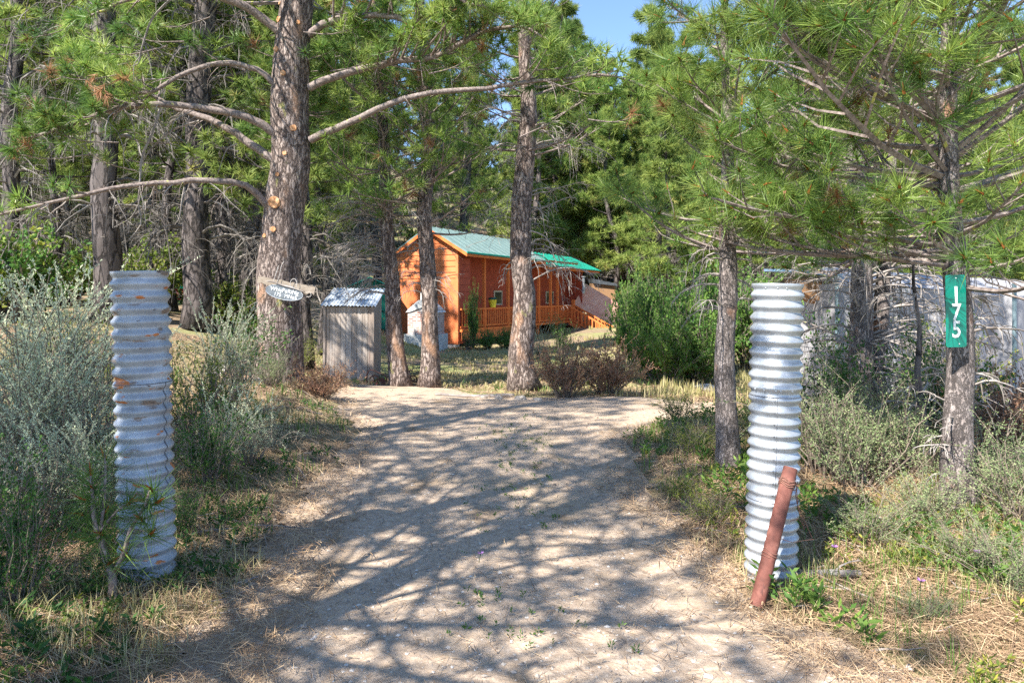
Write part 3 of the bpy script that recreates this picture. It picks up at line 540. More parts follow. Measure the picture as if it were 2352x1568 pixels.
# dark bent sapling between them
Y = 6.0
pine('bent_sapling', pth([(2148, 1130), (2140, 1050), (2118, 960), (2106, 860), (2112, 760), (2100, 650), (2104, 560)], Y), rpx([20, 19, 17, 14, 10, 7, 4], Y), MT['barkd'],
     'thin dark bent sapling just left of the number pine', cat='sapling', dead=[(.5, 1.9, 16, .55, PI/2, 3.14)], flare=.1, k=8, n=20)
# little two-leader sapling in front of the left pipe
Y = 3.22; sroot = tag(empty('pine_sapling', Gp(262, 3.22)), 'crooked little pine sapling with sparse needle bursts in front of the rust spotted pipe', 'sapling')
S0 = np.array(sroot.location)
mb = MB(); tl = []
def stemp(px, r0, r1, Y0=3.22, Y1=3.22, n=12): q = spl([P(x, y, Y0+(Y1-Y0)*i/(len(px)-1))-S0 for i, (x, y) in enumerate(px)], n); tube(mb, q, np.linspace(r0, r1, n), 7, wob=.06); return q
stemp([(264, 1418), (258, 1370), (258, 1325), (240, 1270), (228, 1230), (216, 1190), (212, 1130), (208, 1085)], .024, .006, n=20)
a = stemp([(262, 1310), (284, 1270), (300, 1215), (330, 1165), (345, 1125)], .012, .005, 3.22, 3.12); b_ = stemp([(230, 1225), (238, 1160), (242, 1090), (240, 1040)], .009, .004, 3.22, 3.3)
stemp([(228, 1222), (262, 1180), (300, 1150)], .007, .003); stemp([(215, 1150), (190, 1145)], .005, .003); stemp([(300, 1215), (350, 1220)], .005, .003, 3.2, 3.1)
mb.build('stem', MT['limb'], sroot, smooth=True)
def tf(x, y, Y, d): tl.append((P(x, y, Y)-S0, np.array(d, float)))
for x, y, Y_, d in [(208, 1082, 3.22, (-.1, -.1, 1)), (345, 1122, 3.12, (.2, -.3, 1)), (240, 1045, 3.3, (0, .2, 1)), (300, 1150, 3.2, (.5, -.2, .8)), (190, 1145, 3.2, (-1, 0, .4)), (350, 1222, 3.1, (.8, -.4, .4)), (212, 1120, 3.22, (0, -.3, 1)), (338, 1150, 3.15, (0, -.5, 1)), (285, 1268, 3.2, (.4, -.4, .6)), (228, 1225, 3.2, (-.5, -.3, .6)), (200, 1240, 3.3, (-.8, .3, .3)), (365, 1150, 3.1, (.9, 0, .5)), (240, 1180, 3.25, (.3, .3, .8)), (320, 1190, 3.1, (.3, -.4, .8)), (255, 1290, 3.2, (.5, -.4, .3)), (180, 1180, 3.2, (-.8, 0, .5))]: tf(x, y, Y_, d)
needles(tl, [tuft_template(54, .165, .0042, 33, (15, 105))], 'needles', MT['needle'], sroot, (.1, .5), (1.1, 1.15), bud=True)
# ------------------------------------------------------------------ forest
def forest_proto(seed, H, r, c0, wh, per, L, nd, ns=9, T=FAR, nmat='needle_far', deadz=(1.5, None), ntu=2):
    global R; keep = R; R = np.random.default_rng(seed)
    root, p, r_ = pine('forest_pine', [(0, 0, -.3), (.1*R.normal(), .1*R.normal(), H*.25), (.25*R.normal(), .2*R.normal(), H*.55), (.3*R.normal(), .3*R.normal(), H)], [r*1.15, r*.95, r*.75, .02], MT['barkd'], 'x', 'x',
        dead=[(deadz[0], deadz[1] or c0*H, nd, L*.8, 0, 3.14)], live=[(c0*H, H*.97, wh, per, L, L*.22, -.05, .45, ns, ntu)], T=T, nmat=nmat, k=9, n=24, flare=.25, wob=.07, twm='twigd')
    R = keep; return root
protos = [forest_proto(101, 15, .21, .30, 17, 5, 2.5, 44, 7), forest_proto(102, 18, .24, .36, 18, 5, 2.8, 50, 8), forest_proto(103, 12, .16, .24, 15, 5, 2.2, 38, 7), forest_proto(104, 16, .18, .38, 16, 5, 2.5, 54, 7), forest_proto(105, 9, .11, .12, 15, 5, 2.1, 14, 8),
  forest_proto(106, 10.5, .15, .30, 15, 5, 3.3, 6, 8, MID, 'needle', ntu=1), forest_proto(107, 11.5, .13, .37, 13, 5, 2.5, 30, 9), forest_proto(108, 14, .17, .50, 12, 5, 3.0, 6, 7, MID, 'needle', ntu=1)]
used = [False]*len(protos)
def put(i, X, Y, rz, sc, label, group):
    loc = (X, Y, float(gz(X, Y)))
    if not used[i]:
        used[i] = True; o = protos[i]; o.location = loc; o.rotation_euler = (0, 0, rz); o.scale = (sc,)*3; o['label'] = label; o['group'] = group; return o
    return copy_tree(protos[i], loc, rz, sc, label, group)
FG = 'pines of the forest behind the cabin'
named = [(243, 16, 3, 1.45, 'dark shaded pine trunk rising just behind the left pipe'), (458, 17, 1, 1.25, 'broad dark pine trunk midway between the left pipe and the big pine'),
 (345, 22, 2, .9, 'thin dark pine trunk directly above the left pipe'), (28, 19, 3, 1.2, 'brown pine at the photo edge behind the satellite dish'), (70, 24, 0, 1.0, 'second pine from the photo edge, right of the satellite dish'),
 (525, 19.5, 1, .8, 'dark pine trunk second to the left of the big pine'), (560, 21, 0, .85, 'pine trunk nearest the left side of the big pine'), (700, 15, 2, 1.0, 'grey pine trunk half hidden behind the big sign pine'),
 (738, 17.5, 0, .5, 'slim blue grey pine trunk just left of the outhouse'), (815, 33, 3, 1.0, 'pine trunk above the green shed roof'), (160, 30, 1, 1.0, 'pine between the satellite dish and the left pipe'), (1062, 44, 1, 1.3, 'dark double pine trunk above the cabin ridge'),
 (870, 38, 0, 1.1, 'pine rising behind the gap of shed and cabin'), (620, 34, 3, 1.0, 'pine trunk hidden behind the big pine at left'), (400, 33, 3, 1.0, 'pine trunk beyond the top right rim of the left pipe')]
for x, Y, i, sc, lb in named: put(i, (x-1176)/F*Y, Y, R.random()*6.28, sc, lb, FG)
named2 = [(120, 21), (300, 25), (395, 19), (480, 27), (612, 19), (660, 31), (0, 27), (205, 37), (90, 34), (330, 40), (540, 38), (640, 48), (720, 30), (775, 34), (440, 45), (20, 44), (150, 25), (260, 28), (360, 30), (500, 34), (585, 42), (50, 31), (700, 44), (820, 52), (240, 50), (410, 58)]
for x, Y in named2: put(6, (x-1176)/F*Y, Y, R.random()*6.28, .9+.4*R.random(), 'mid height leafy crowned pine among the dark trunks left of the big pine', 'mid height pines left of the big pine')
pts = [((x-1176)/F*Y, Y) for x, Y, *_ in named]+[((x-1176)/F*Y, Y) for x, Y in named2]
for q, x in enumerate(range(1235, 1570, 15)):
    Y = 52+5*(q % 4)+4*R.random(); X = (x-1176)/F*Y; i = (4, 2, 4, 0)[q % 4]; zt = EYE+(680-(90+80*R.random()+(60 if 1330 < x < 1500 else -60)))/F*Y; put(i, X, Y, R.random()*6.28, (zt-float(gz(X, Y)))/[15, 18, 12, 16, 9][i], 'pine in the dense row behind the cabin, under the patch of blue sky', 'pines in the row under the blue sky'); pts.append((X, Y))
def free(X, Y, d): return all((X-a)**2+(Y-b)**2 > d*d for a, b in pts)
def zone(X, Y):
    if Y < 24 and X > -6.2: return False
    if Y < 26 and X > -11 and Y < 17: return False
    if -9 < X < 8 and 22 < Y < 50: return False      # yard, shed, cabin
    if Y < 24 and 1.5 < X < 4.5: return False
    return True
k = 0; tries = 0
while k < 235 and tries < 12000:
    tries += 1
    Y = 20*(190/20)**(R.random()**.8); X = Y*(R.random()*2-1)*.82
    px = 1176+F*X/Y
    if not zone(X, Y) or not free(X, Y, 1.6+Y*.012): continue
    if X > 3.6 and Y < 15: continue
    sc = .8+.5*R.random(); i = int(R.integers(0, 5))
    if R.random() < (.55 if px > 1150 else .3): i = 4; sc = .9+.7*R.random()
    q = (-4-X)/.62; du = abs((Y-(30-.69*q))) if q > 0 else 99
    if du < 4 and X > -22 and 8 < Y < 33: continue
    q = (-3.8-X)/.62
    if q > 0 and abs(Y-(11-.69*q)) < 3.2 and X > -14: continue
    HH = [15, 18, 12, 16, 9][i]
    if 1280 < px < 1530 or 1720 < px < 1775:
        cap = EYE+(680-(150+90*R.random()))/F*Y-float(gz(X, Y))
        if cap < 3: continue
        sc = min(sc, cap/HH)
    elif 48 < Y < 80: sc = max(sc, 19/HH*(.8+.4*R.random()))
    if px < 1150: lb, gr = 'tall pine in the crowded forest slope left of the cabin ridge', FG
    elif px < 1560: lb, gr = 'lower pine on the slope under the patch of blue sky', FG
    else: lb, gr = 'sunlit pine in the woods behind the two right hand posts', 'pines in the woods on the right'
    put(i, X, Y, R.random()*6.28, sc, lb, gr); pts.append((X, Y)); k += 1
# trees left of and behind the camera that shade the drive
SG = 'pines beside the road that shade the drive'
for x, y, i, sc, rz in [(-4.9, .1, 5, 1.0, 1), (-4.3, -4.3, 5, .8, 3), (-8.4, -1.0, 5, 1.0, 2.5), (-3.3, .7, 5, .9, 4.1), (-7.4, 1.4, 7, 1.0, .3), (-5.6, 2.6, 7, .92, 2.2)]:
    put(i, x, y, rz, sc, 'pine beside the road left of the camera, shading the drive', SG)
# ------------------------------------------------------------------ shrubs
def shrub_proto(name, seed, h, rad, nst, nl, ll, lw, lm, stalk=0, up=1.2, droop=.3, tint=(0, 1), sr=.006, lower=.25):
    global R; keep = R; R = np.random.default_rng(seed)
    root = empty(name, (0, 0, -50)); ms = MB(); ml = MB(); P_, D_ = [], []
    for s in range(nst):
        a = R.random()*6.28; e = math.atan2(up, R.random()*rad/h*1.6); L = h*(.55+.5*R.random()); d = np.array([math.cos(a)*math.cos(e), math.sin(a)*math.cos(e), math.sin(e)])
        b0 = np.array([math.cos(a), math.sin(a), 0])*rad*.25*R.random()
        q = [b0]; 
        for j in range(4): q.append(q[-1]+d*L/4); d = nrm(d+.22*R.normal(size=3)+np.array([math.cos(a), math.sin(a), 0])*.12*droop)
        q = np.array(q); tube(ms, q, np.linspace(sr*1.5, sr*.4, 5), 4, caps=False)
        for j in range(5):
            f = .3+.7*R.random(); i = min(int(f*4), 3); o = q[i]+(q[i+1]-q[i])*(f*4-i); dd = nrm(d+.9*R.normal(size=3)+[0, 0, .3]); tw = o+dd*L*.28*(.5+R.random())
            tube(ms, [o, tw], [sr*.5, sr*.2], 3, caps=False)
            m = nl//nst//6; k = R.random(m)[:, None]; P_.append(o+(tw-o)*k+.012*R.normal(size=(m, 3))); D_.append(nrm(dd+.9*R.normal(size=(m, 3))))
        m = nl//nst//6; k = lower+(1-lower)*R.random(m); P_.append(np.stack([np.interp(k*4, range(5), q[:, c]) for c in range(3)], -1)+.012*R.normal(size=(m, 3))); D_.append(nrm(d+.8*R.normal(size=(m, 3))))
    P_ = np.concatenate(P_); D_ = np.concatenate(D_); m = len(P_); cl = vn(P_[:, 0]*6, P_[:, 2]*6+P_[:, 1]*5)
    leaves(ml, P_, D_, ll*(.6+.8*R.random(m)), lw*(.7+.6*R.random(m)), np.clip(tint[0]+(tint[1]-tint[0])*(R.random(m)*.6+.2+cl*.6), 0, 1))
    for s in range(stalk):
        a = R.random()*6.28; b0 = np.array([math.cos(a), math.sin(a), 0])*rad*.6*R.random()+[0, 0, h*.4]; L = h*(.55+.5*R.random()); la = R.normal(size=2)*.16
        q = np.array([b0+np.array([la[0]*u*u*L*2.5, la[1]*u*u*L*2.5, u*L]) for u in np.linspace(0, 1, 5)]); tube(ms, q, np.linspace(.005, .002, 5), 3, caps=False)
        m = 110; k = .25+.75*R.random(m); pp = np.stack([np.interp(k*4, range(5), q[:, c]) for c in range(3)], -1); leaves(ml, pp, nrm(np.array([0, 0, 1.])+.55*R.normal(size=(m, 3))), .026, .010, .75+.25*R.random(m))
    ms.build('stems', MT['stem'], root); ml.build('foliage', lm, root)
    R = keep; return root
SP = {
 'sagebrush': shrub_proto('sagebrush', 201, 1.0, .5, 46, 5200, .028, .0075, MT['sage'], 34, tint=(.2, 1)),
 'sagebrush_b': shrub_proto('sagebrush', 202, 1.0, .6, 44, 5600, .026, .008, MT['sage'], 12, tint=(0, .9)),
 'green_shrub': shrub_proto('leafy_shrub', 203, 1.0, .55, 30, 2600, .035, .024, MT['leaf'], 0, tint=(0, .8)),
 'yellow_shrub': shrub_proto('leafy_shrub', 204, 1.0, .6, 34, 3400, .030, .016, MT['leafy'], 0, tint=(0, .9)),
 'small_leaf': shrub_proto('small_leaf_shrub', 205, 1.0, .7, 44, 6200, .022, .010, MT['sageg'], 0, tint=(0, 1)),
 'brown_bush': shrub_proto('dry_bush', 206, 1.0, .85, 80, 9000, .034, .020, MT['leafb'], 0, tint=(0, 1)),
 'big_bush': shrub_proto('tall_bush', 207, 1.0, .75, 60, 8600, .036, .028, MT['leaf'], 0, tint=(.35, 1), sr=.005, lower=.1),
 'forest_bush': shrub_proto('forest_shrub', 208, 1.0, .75, 26, 3000, .052, .034, MT['leaf'], 0, tint=(.1, 1), sr=.01),
 'forest_bush_b': shrub_proto('forest_shrub', 209, 1.0, .75, 26, 3000, .052, .034, MT['leafy'], 0, tint=(0, .8), sr=.01),
}
spu = set()
def shrub(kind, x, Y, h, label, group, sx=1.0, world=False, dz=0):
    X, Y_, z = (x, Y, float(gz(x, Y))) if world else Gp(x, Y)
    o = SP[kind]; c = o
    if kind in spu: c = copy_tree(o, (X, Y_, z))
    else: spu.add(kind)
    c.location = (X, Y_, z-.02+dz); c.rotation_euler = (0, 0, R.random()*6.28); c.scale = (h*sx, h*sx, h)
    tag(c, label, 'shrub' if 'bush' not in kind else 'bush', group); return c
GL = 'sagebrush around the left culvert pipe'
for x, Y, h, s, k_, lb in [(70, 5.8, 1.2, 1.1, 'sagebrush', 'tallest silvery sagebrush with upright flower stalks, left of the rusty spotted pipe'), (165, 6.2, 1.25, .9, 'sagebrush', 'silvery sagebrush whose stalks lean against the left rim of the shaded pipe'),
  (5, 4.7, 1.05, 1.0, 'sagebrush_b', 'silvery sagebrush cut by the photo edge below the satellite dish'), (110, 4.7, .85, 1.0, 'sagebrush', 'silvery sagebrush halfway up the bank left of the pipe'), (200, 5.0, .85, .9, 'sagebrush_b', 'sagebrush touching the left side of the shaded pipe'),
  (60, 3.9, .62, 1.0, 'sagebrush_b', 'low sagebrush above the green rose leaves at lower left'), (190, 4.1, .55, 1.0, 'sagebrush', 'low sagebrush behind the crooked pine sapling'), (575, 5.6, .5, 1.1, 'sagebrush_b', 'grey sagebrush at the drive edge right of the shaded pipe'),
  (500, 5.2, .55, 1, 'sagebrush_b', 'short grey sagebrush right of the shaded pipe foot'), (520, 7.2, .95, .9, 'sagebrush', 'silvery sagebrush between the pipe and the big pine')]:
    shrub(k_, x, Y, h, lb, GL, s)
GR = 'leafy shrubs around the left culvert pipe'
for x, Y, h, s, k_, lb in [(35, 3.05, .50, .7, 'green_shrub', 'dark green rose bush in the lower left corner'), (-20, 3.3, .65, .8, 'green_shrub', 'dark green bush at the left photo edge'), (440, 6.3, .95, .8, 'yellow_shrub', 'bright yellow green shrub hugging the right side of the shaded pipe'),
  (470, 4.9, .62, .8, 'green_shrub', 'dark leafed shrub right of the shaded pipe, halfway down'), (545, 6.0, .5, .9, 'green_shrub', 'green shrub on the bank between pipe and drive'), (420, 4.1, .30, .9, 'green_shrub', 'small green plant at the foot of the shaded pipe'),
  (240, 7.5, 1.05, .9, 'yellow_shrub', 'yellow green shrub seen behind the left edge of the pipe'), (90, 8.0, 1.0, 1.0, 'yellow_shrub', 'yellow green shrub behind the silvery sagebrush'), (690, 14.5, .85, .9, 'yellow_shrub', 'yellow green bush between the big pine and the outhouse'), (620, 9.0, .6, 1, 'small_leaf', 'low twiggy shrub left of the big pine foot'),
  (735, 9.4, .52, 1.1, 'brown_bush', 'scrubby brown leafed bush right of the big pine foot'), (560, 9.5, .95, 1, 'green_shrub', 'green shrub just left of the big pine trunk')]:
    shrub(k_, x, Y, h, lb, GR, s)
RS = 'shrubs on the right bank'
for n_, (x, Y, h, s, k_, lb) in enumerate([(1890, 5.2, .95, .8, 'small_leaf', 'grey green shrub touching the right side of the bright pipe'), (1960, 4.9, .75, 1, 'small_leaf', 'grey green shrub in front of the twin stemmed pine'), (2060, 5.1, .8, 1, 'small_leaf', 'grey green shrub at the foot of the bent sapling'),
  (2130, 4.2, .42, 1.2, 'small_leaf', 'low grey green shrub at the left foot of the number pine'), (2270, 4.6, .62, 1.1, 'small_leaf', 'grey green shrub right of the number pine foot'), (2345, 4.1, .62, 1.0, 'small_leaf', 'grey green shrub at the right photo edge, mid height'),
  (1990, 3.95, .36, 1.3, 'small_leaf', 'low grey green shrub behind the grey fallen pole'), (2230, 3.55, .32, 1.4, 'small_leaf', 'low spreading shrub in front of the number pine'), (2330, 3.3, .36, 1.3, 'small_leaf', 'low spreading shrub in the lower right corner'), (2130, 3.05, .17, 1.3, 'small_leaf', 'smallest sage clump near the bottom edge at right'),
  (2160, 6.6, 1.1, .8, 'green_shrub', 'bright leafed shrub against the grey canvas'), (1900, 6.8, .95, 1, 'green_shrub', 'green shrub behind the bright pipe'), (2060, 7.0, .85, 1, 'small_leaf', 'shrub under the lichen covered limbs'), (2320, 6.2, .7, 1.1, 'brown_bush', 'dry brown bush below the grey canvas at right'),
  (1955, 8.6, 1.5, .7, 'green_shrub', 'tall leafy shrub against the left end of the grey canvas'), (2070, 8.4, 1.3, .9, 'small_leaf', 'tall grey green shrub before the middle of the grey canvas'), (2345, 7.0, .9, .8, 'brown_bush', 'knee high dry bush against the canvas at the right photo edge'), (2160, 8.8, 1.7, .7, 'yellow_shrub', 'tall yellow green shrub against the canvas behind the bent sapling'),
  (1590, 6.0, .35, 1.1, 'yellow_shrub', 'low yellow green plants left of the young pine foot'), (1625, 4.4, .30, 1.1, 'yellow_shrub', 'yellow green weeds left of the bright pipe foot'), (1560, 5.0, .2, 1.4, 'yellow_shrub', 'low yellow weeds at the right drive edge'), (1745, 6.6, .4, 1.2, 'yellow_shrub', 'yellow green shrub between young pine and bright pipe'), (1560, 7.6, .4, 1.2, 'yellow_shrub', 'grassy yellow shrub where the drive turns right')]):
    shrub(k_, x, Y, h, lb, RS, s)
YS = 'bushes in the cabin yard'
for x, Y, h, s, k_, lb in [(1298, 10.9, .92, .75, 'brown_bush', 'dry brown bush right of the thick porch pine'), (1395, 11.1, .95, .8, 'brown_bush', 'dry brown bush at the turn of the drive, rightmost of the pair'),
  (1492, 15.5, 2.3, .5, 'big_bush', 'tall bright green bush beside the cabin stairs'), (1570, 15, 2.4, .6, 'big_bush', 'tall green bush left of the young pine'), (1630, 17, 2.9, .6, 'big_bush', 'tallest green bush seen behind the young pine trunk'), (1720, 18, 2.9, .6, 'big_bush', 'green bush between the young pine and the bright pipe top'), (1450, 19, 2.4, .5, 'big_bush', 'rounded green bush beside the foot of the cabin stairs'), (1530, 13.8, 1.5, .8, 'big_bush', 'lower green bush in front of the tall green thicket'), (1600, 14.2, 1.7, .8, 'big_bush', 'lower green bush just left of the young pine trunk'), (1462, 24, 3.0, .4, 'big_bush', 'green bush hiding the stair foot of the cabin'), (1810, 26, 3.2, .8, 'big_bush', 'sunlit bush behind the bright pipe'), 
  (1120, 28.2, .95, .8, 'big_bush', 'round green bush under the porch rail'), (1160, 28.6, 1.0, .8, 'big_bush', 'round green bush beneath the yellow bucket'), (1075, 28.3, .8, 1.1, 'green_shrub', 'small bluish bush at the cabin corner'), (1086, 29.0, 2.7, .2, 'big_bush', 'slender tall bush reaching up past the porch rail'), (1290, 24, 1.3, .8, 'green_shrub', 'bush beneath the deck posts'), (1240, 22, .9, .8, 'sagebrush_b', 'twiggy grey bush right of the thick porch pine')]:
    shrub(k_, x, Y, h, lb, YS, s)
k = 0; tries = 0
while k < 190 and tries < 6000:
    tries += 1; Y = 13*(95/13)**R.random()**1.1; X = Y*(R.random()*2-1)*.8
    if not zone(X, Y) or (X > 0 and Y < 17): continue
    side = 'left' if X < 0 else 'right'
    shrub('forest_bush' if R.random() < .5 else 'forest_bush_b', X, Y, .8+1.5*R.random(), 'green undergrowth shrub among the forest trunks on the %s' % ('slope behind the sagebrush' if X < 0 else 'flat beyond the right hand post'), 'undergrowth shrubs in the forest ' + side, world=True); k += 1
# ------------------------------------------------------------------ culvert posts
def culvert(name, label, xt, yt, xb, yb, Y, wt, wb, nr, m, seam_y, amp=.0085, band=.045):
    top = P(xt, yt, Y); bot = P(xb, yb, Y); bot[2] -= .06
    root = tag(empty(name, tuple(bot)), label, 'culvert pipe'); ax = top-bot; L = np.linalg.norm(ax); u = ax/L
    n = nr*14; s = np.linspace(0, 1, n); k = 56; an = np.arange(k)*2*PI/k
    a = nrm(np.cross(u, [0, 1., 0])); b = np.cross(u, a); a = -a if a[0] < 0 else a
    r0 = (wb+(wt-wb)*s)/2/F*Y-amp; ph = s*nr*2*PI
    prof = r0+amp*(np.cos(ph)); sup = ss(0, band, (1-s)*L); prof = r0*(1-sup)+prof*sup+(1-sup)*amp*.55
    sy = 1-(seam_y-yt)/(yb-yt)
    prof = prof+.003*(s > sy)                       # upper pipe length sleeved over the lower one
    V = bot*0+ (s[:, None]*ax)[:, None]+prof[:, None, None]*(a*np.cos(an)[:, None]+np.cross(a, u)*np.sin(an)[:, None])[None]
    V *= 1
    j = np.arange(k); i = np.arange(n-1)[:, None]*k; Q = np.stack([i+j, i+(j+1) % k, i+k+(j+1) % k, i+k+j], -1).reshape(-1, 4)
    V = V+(.0016*vn(an*3/1.0, 0*an)[None, :]*1)[..., None]*np.array([0, 1, 0])
    mb = MB(); mb.add(V.reshape(-1, 3), None, Q)
    Vi = V[-60:].copy(); c = (s[-60:, None]*ax)[:, None]; Vi = c+(Vi-c)*.975; i = np.arange(59)[:, None]*k
    mb.add(Vi.reshape(-1, 3), None, np.stack([i+j, i+k+j, i+k+(j+1) % k, i+(j+1) % k], -1).reshape(-1, 4))
    rim = [(n-1)*k+j, (n-1)*k+(j+1) % k, n*k+59*k+(j+1) % k, n*k+59*k+j]; mb.Q.append(np.stack(rim, -1))
    mb.build('corrugated_wall', m, root, smooth=True)
    def at(sv, th, out=0.):
        i = int(np.clip(sv*(n-1), 0, n-1)); return sv*ax+(prof[i]+out)*(a*math.cos(th)+np.cross(a, u)*math.sin(th))
    return root, at, sy, L
MT_r = MT['galvR']
def front(at, x, sgn=-1): return None
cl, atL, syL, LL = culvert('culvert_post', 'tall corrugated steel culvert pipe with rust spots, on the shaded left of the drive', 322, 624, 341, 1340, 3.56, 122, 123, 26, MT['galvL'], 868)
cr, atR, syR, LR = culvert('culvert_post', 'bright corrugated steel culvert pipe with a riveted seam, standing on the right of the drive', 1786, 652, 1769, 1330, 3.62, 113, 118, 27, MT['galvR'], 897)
th_f = math.atan2(1, 0)
def fth(at, frac):                      # angle whose point faces the camera at a sideways fraction (-1..1)
    best = None
    for t in np.linspace(0, 2*PI, 720):
        q = at(.5, t)-at(.5, t+PI); q = q/np.linalg.norm(q)
        if q[1] < 0:
            d = abs(q[0]-frac)
            if best is None or d < best[0]: best = (d, t)
    return best[1]
def seamline(at, s0, s1, th, root, name, w=.0022, wav=0., n=200):
    mb = MB(); tube(mb, [at(s, th+wav*math.sin(s*26*2*PI), .0012) for s in np.linspace(s0, s1, n)], w, 4); return mb.build(name, MT['seam'], root)
seamline(atR, .01, syR, fth(atR, -.26), cr, 'vertical_seam', .0012)
seamline(atL, .34, syL, fth(atL, .97), cl, 'vertical_seam', .0025, .012)
def ring(at, s, root, w=.0022): mb = MB(); tube(mb, [at(s, t, .001) for t in np.linspace(0, 2*PI, 50)], w, 4, caps=False); mb.build('joint', MT['seam'], root)
ring(atR, syR, cr); ring(atL, syL, cl); ring(atR, .305, cr, .0018)
mb = MB()
def bolt(q, c, r=.005):
    d = nrm(q-c); d[2] = 0; d = nrm(d); pts = [q-d*.002, q+d*.003, q+d*.005]; tube(mb, pts, [r, r, r*.5], 8)
for f_ in (-.93, -.70, -.33, -.15, .30): t = fth(atR, f_); bolt(atR(syR+.022, t), atR(syR+.022, t+PI))
for f_ in (-.75, -.35, 0.): t = fth(atR, f_); bolt(atR(.985, t), atR(.985, t+PI), .004)
t = fth(atR, -.37)
for i in range(1, 18): s = (i+.02)/27; bolt(atR(s, t), atR(s, t+PI))
mb.build('rivets', MT['galvR'], cr, smooth=True)
# leaning rusty pipe with wire
rb_, rt_ = P(1748, 1352, 3.28), P(1816, 1074, 3.42)
rp = tag(empty('rusty_pipe', tuple(rb_)), 'short rusty red steel pipe leaning on the bright culvert, bound with wire', 'pipe')
mb = MB(); d = rt_-rb_; u = nrm(d); rr = 32/2/F*3.35; L = np.linalg.norm(d)
tube(mb, [np.zeros(3)-u*.08, d*.33, d*.66, d*.995, d], [rr, rr, rr, rr, rr*.97], 28, caps=False); tube(mb, [d, d*.995, d*.9], [rr*.97, rr*.88, rr*.86], 28, caps=False); tube(mb, [d*.9, d*.899], [rr*.86, .001], 28, caps=False)
mb.build('pipe_wall', MT['rust'], rp, smooth=True)
a = nrm(np.cross(u, [0, 1, 0])); b = np.cross(u, a); mb = MB()
def coil(f, turns, w=.0022, amp=.006):
    T_ = np.linspace(0, turns*2*PI, int(turns*26)); q = [d*f+u*(.010*math.sin(t*.37+f*9)+amp*math.sin(t*3.1))+(rr+.003+.002*R.random())*(a*math.cos(t)+b*math.sin(t)) for t in T_]; tube(mb, q, w, 4)
coil(.875, 3.5); coil(.86, 2.0); coil(.27, 1.2, .0016, .002); coil(.30, 1.0, .0014)
for f, t in [(.89, 2.9), (.87, 2.7), (.9, .4), (.86, .2)]:
    q = d*f+rr*(a*math.cos(t)+b*math.sin(t)); tube(mb, [q, q+(a*math.cos(t)+b*math.sin(t))*.025+u*.01*R.normal()], .0015, 3)
mb.build('binding_wire', MT['rustd'], rp)
mb = MB(); O2 = rb_
def wire(px, Y0, Y1, w): n = len(px); tube(mb, spl([P(x, y, Y0+(Y1-Y0)*i/(n-1)) for i, (x, y) in enumerate(px)], 30)-O2, w, 4)
wire([(1832, 1105), (1828, 1140), (1838, 1175), (1850, 1200), (1865, 1235)], 3.44, 3.6, .0022); wire([(1828, 1100), (1832, 1150), (1834, 1172), (1848, 1215)], 3.43, 3.6, .0018)
wire([(1792, 1236), (1820, 1244), (1850, 1240), (1870, 1238)], 3.3, 3.6, .0014); wire([(1815, 1196), (1835, 1190), (1860, 1186)], 3.38, 3.55, .002)
wire([(1822, 1112), (1816, 1120), (1824, 1126), (1832, 1120)], 3.36, 3.42, .0022)
mb.build('loose_wire', MT['rustd'], rp)
# grey fallen pole
a0, a1 = np.array(Gp(1800, 3.52)), np.array(Gp(1975, 3.58)); mb = MB(); q = spl([a0+[0, 0, .02], a0*.6+a1*.4+[0, .02, .03], a1+[0, 0, .025]], 12)
tube(mb, q-a0, np.linspace(.024, .017, 12), 10, wob=.06); dead_branch(mb, q[8]-a0, .4, .25, .5, .6, .006, 3, 2, .5, False, 4)
tag(mb.build('fallen_pole', MT['twig'], origin=None), 'grey weathered pole lying on the ground behind the rusty pipe foot', 'log').location = a0
# ------------------------------------------------------------------ house number plate
YS_ = 4.24; c = P(2196, 714, YS_); sg = tag(empty('number_sign', tuple(c)), 'narrow vertical green plate with white house number, fixed to the dark pine', 'house number')
w, h, rc = 50/F*YS_/2, 166/F*YS_/2, .012; poly = []
for cx, cz, a_ in [(w-rc, h-rc, 0), (-w+rc, h-rc, PI/2), (-w+rc, -h+rc, PI), (w-rc, -h+rc, 1.5*PI)]:
    for j in range(5): t = a_+j*PI/8; poly.append([cx+rc*math.cos(t), 0, cz+rc*math.sin(t)])
mb = MB(); prism(mb, poly, (0, .003, 0)); mb.build('plate', MT['signg'], sg)
def text(body, size, loc, parent, m, rot=(PI/2, 0, 0), sx=1.0, name='lettering', off=0., th=.0012, sp=1.0, shear=0.):
    cu = bpy.data.curves.new('t', 'FONT'); cu.body = body; cu.size = size; cu.align_x = 'CENTER'; cu.align_y = 'CENTER'; cu.extrude = th; cu.offset = off; cu.space_character = sp; cu.shear = shear; cu.resolution_u = 4
    o = bpy.data.objects.new('t', cu); COL.objects.link(o); dg = bpy.context.evaluated_depsgraph_get(); me = bpy.data.meshes.new_from_object(o.evaluated_get(dg))
    bpy.data.objects.remove(o); bpy.data.curves.remove(cu); me.materials.clear(); me.materials.append(m)
    t = bpy.data.objects.new(name, me); COL.objects.link(t); t.parent = parent; t.location = loc; t.rotation_euler = rot; t.scale = (sx, 1, 1); return t
for ch, y in (('1', 679), ('7', 718.5), ('5', 758)): text(ch, 54/F*YS_, (0, -.002, P(0, y, YS_)[2]-c[2]), sg, MT['white'], sx=.86, name='digit', off=.0022)
mb = MB()
for z in (-h+.02, h-.02): tube(mb, [(.018*(1 if z < 0 else 0), .002, z), (.018*(1 if z < 0 else 0), -.003, z)], .0035, 8)
mb.build('screws', MT['white'], sg)
sg.rotation_euler = (0, -.012, .10)
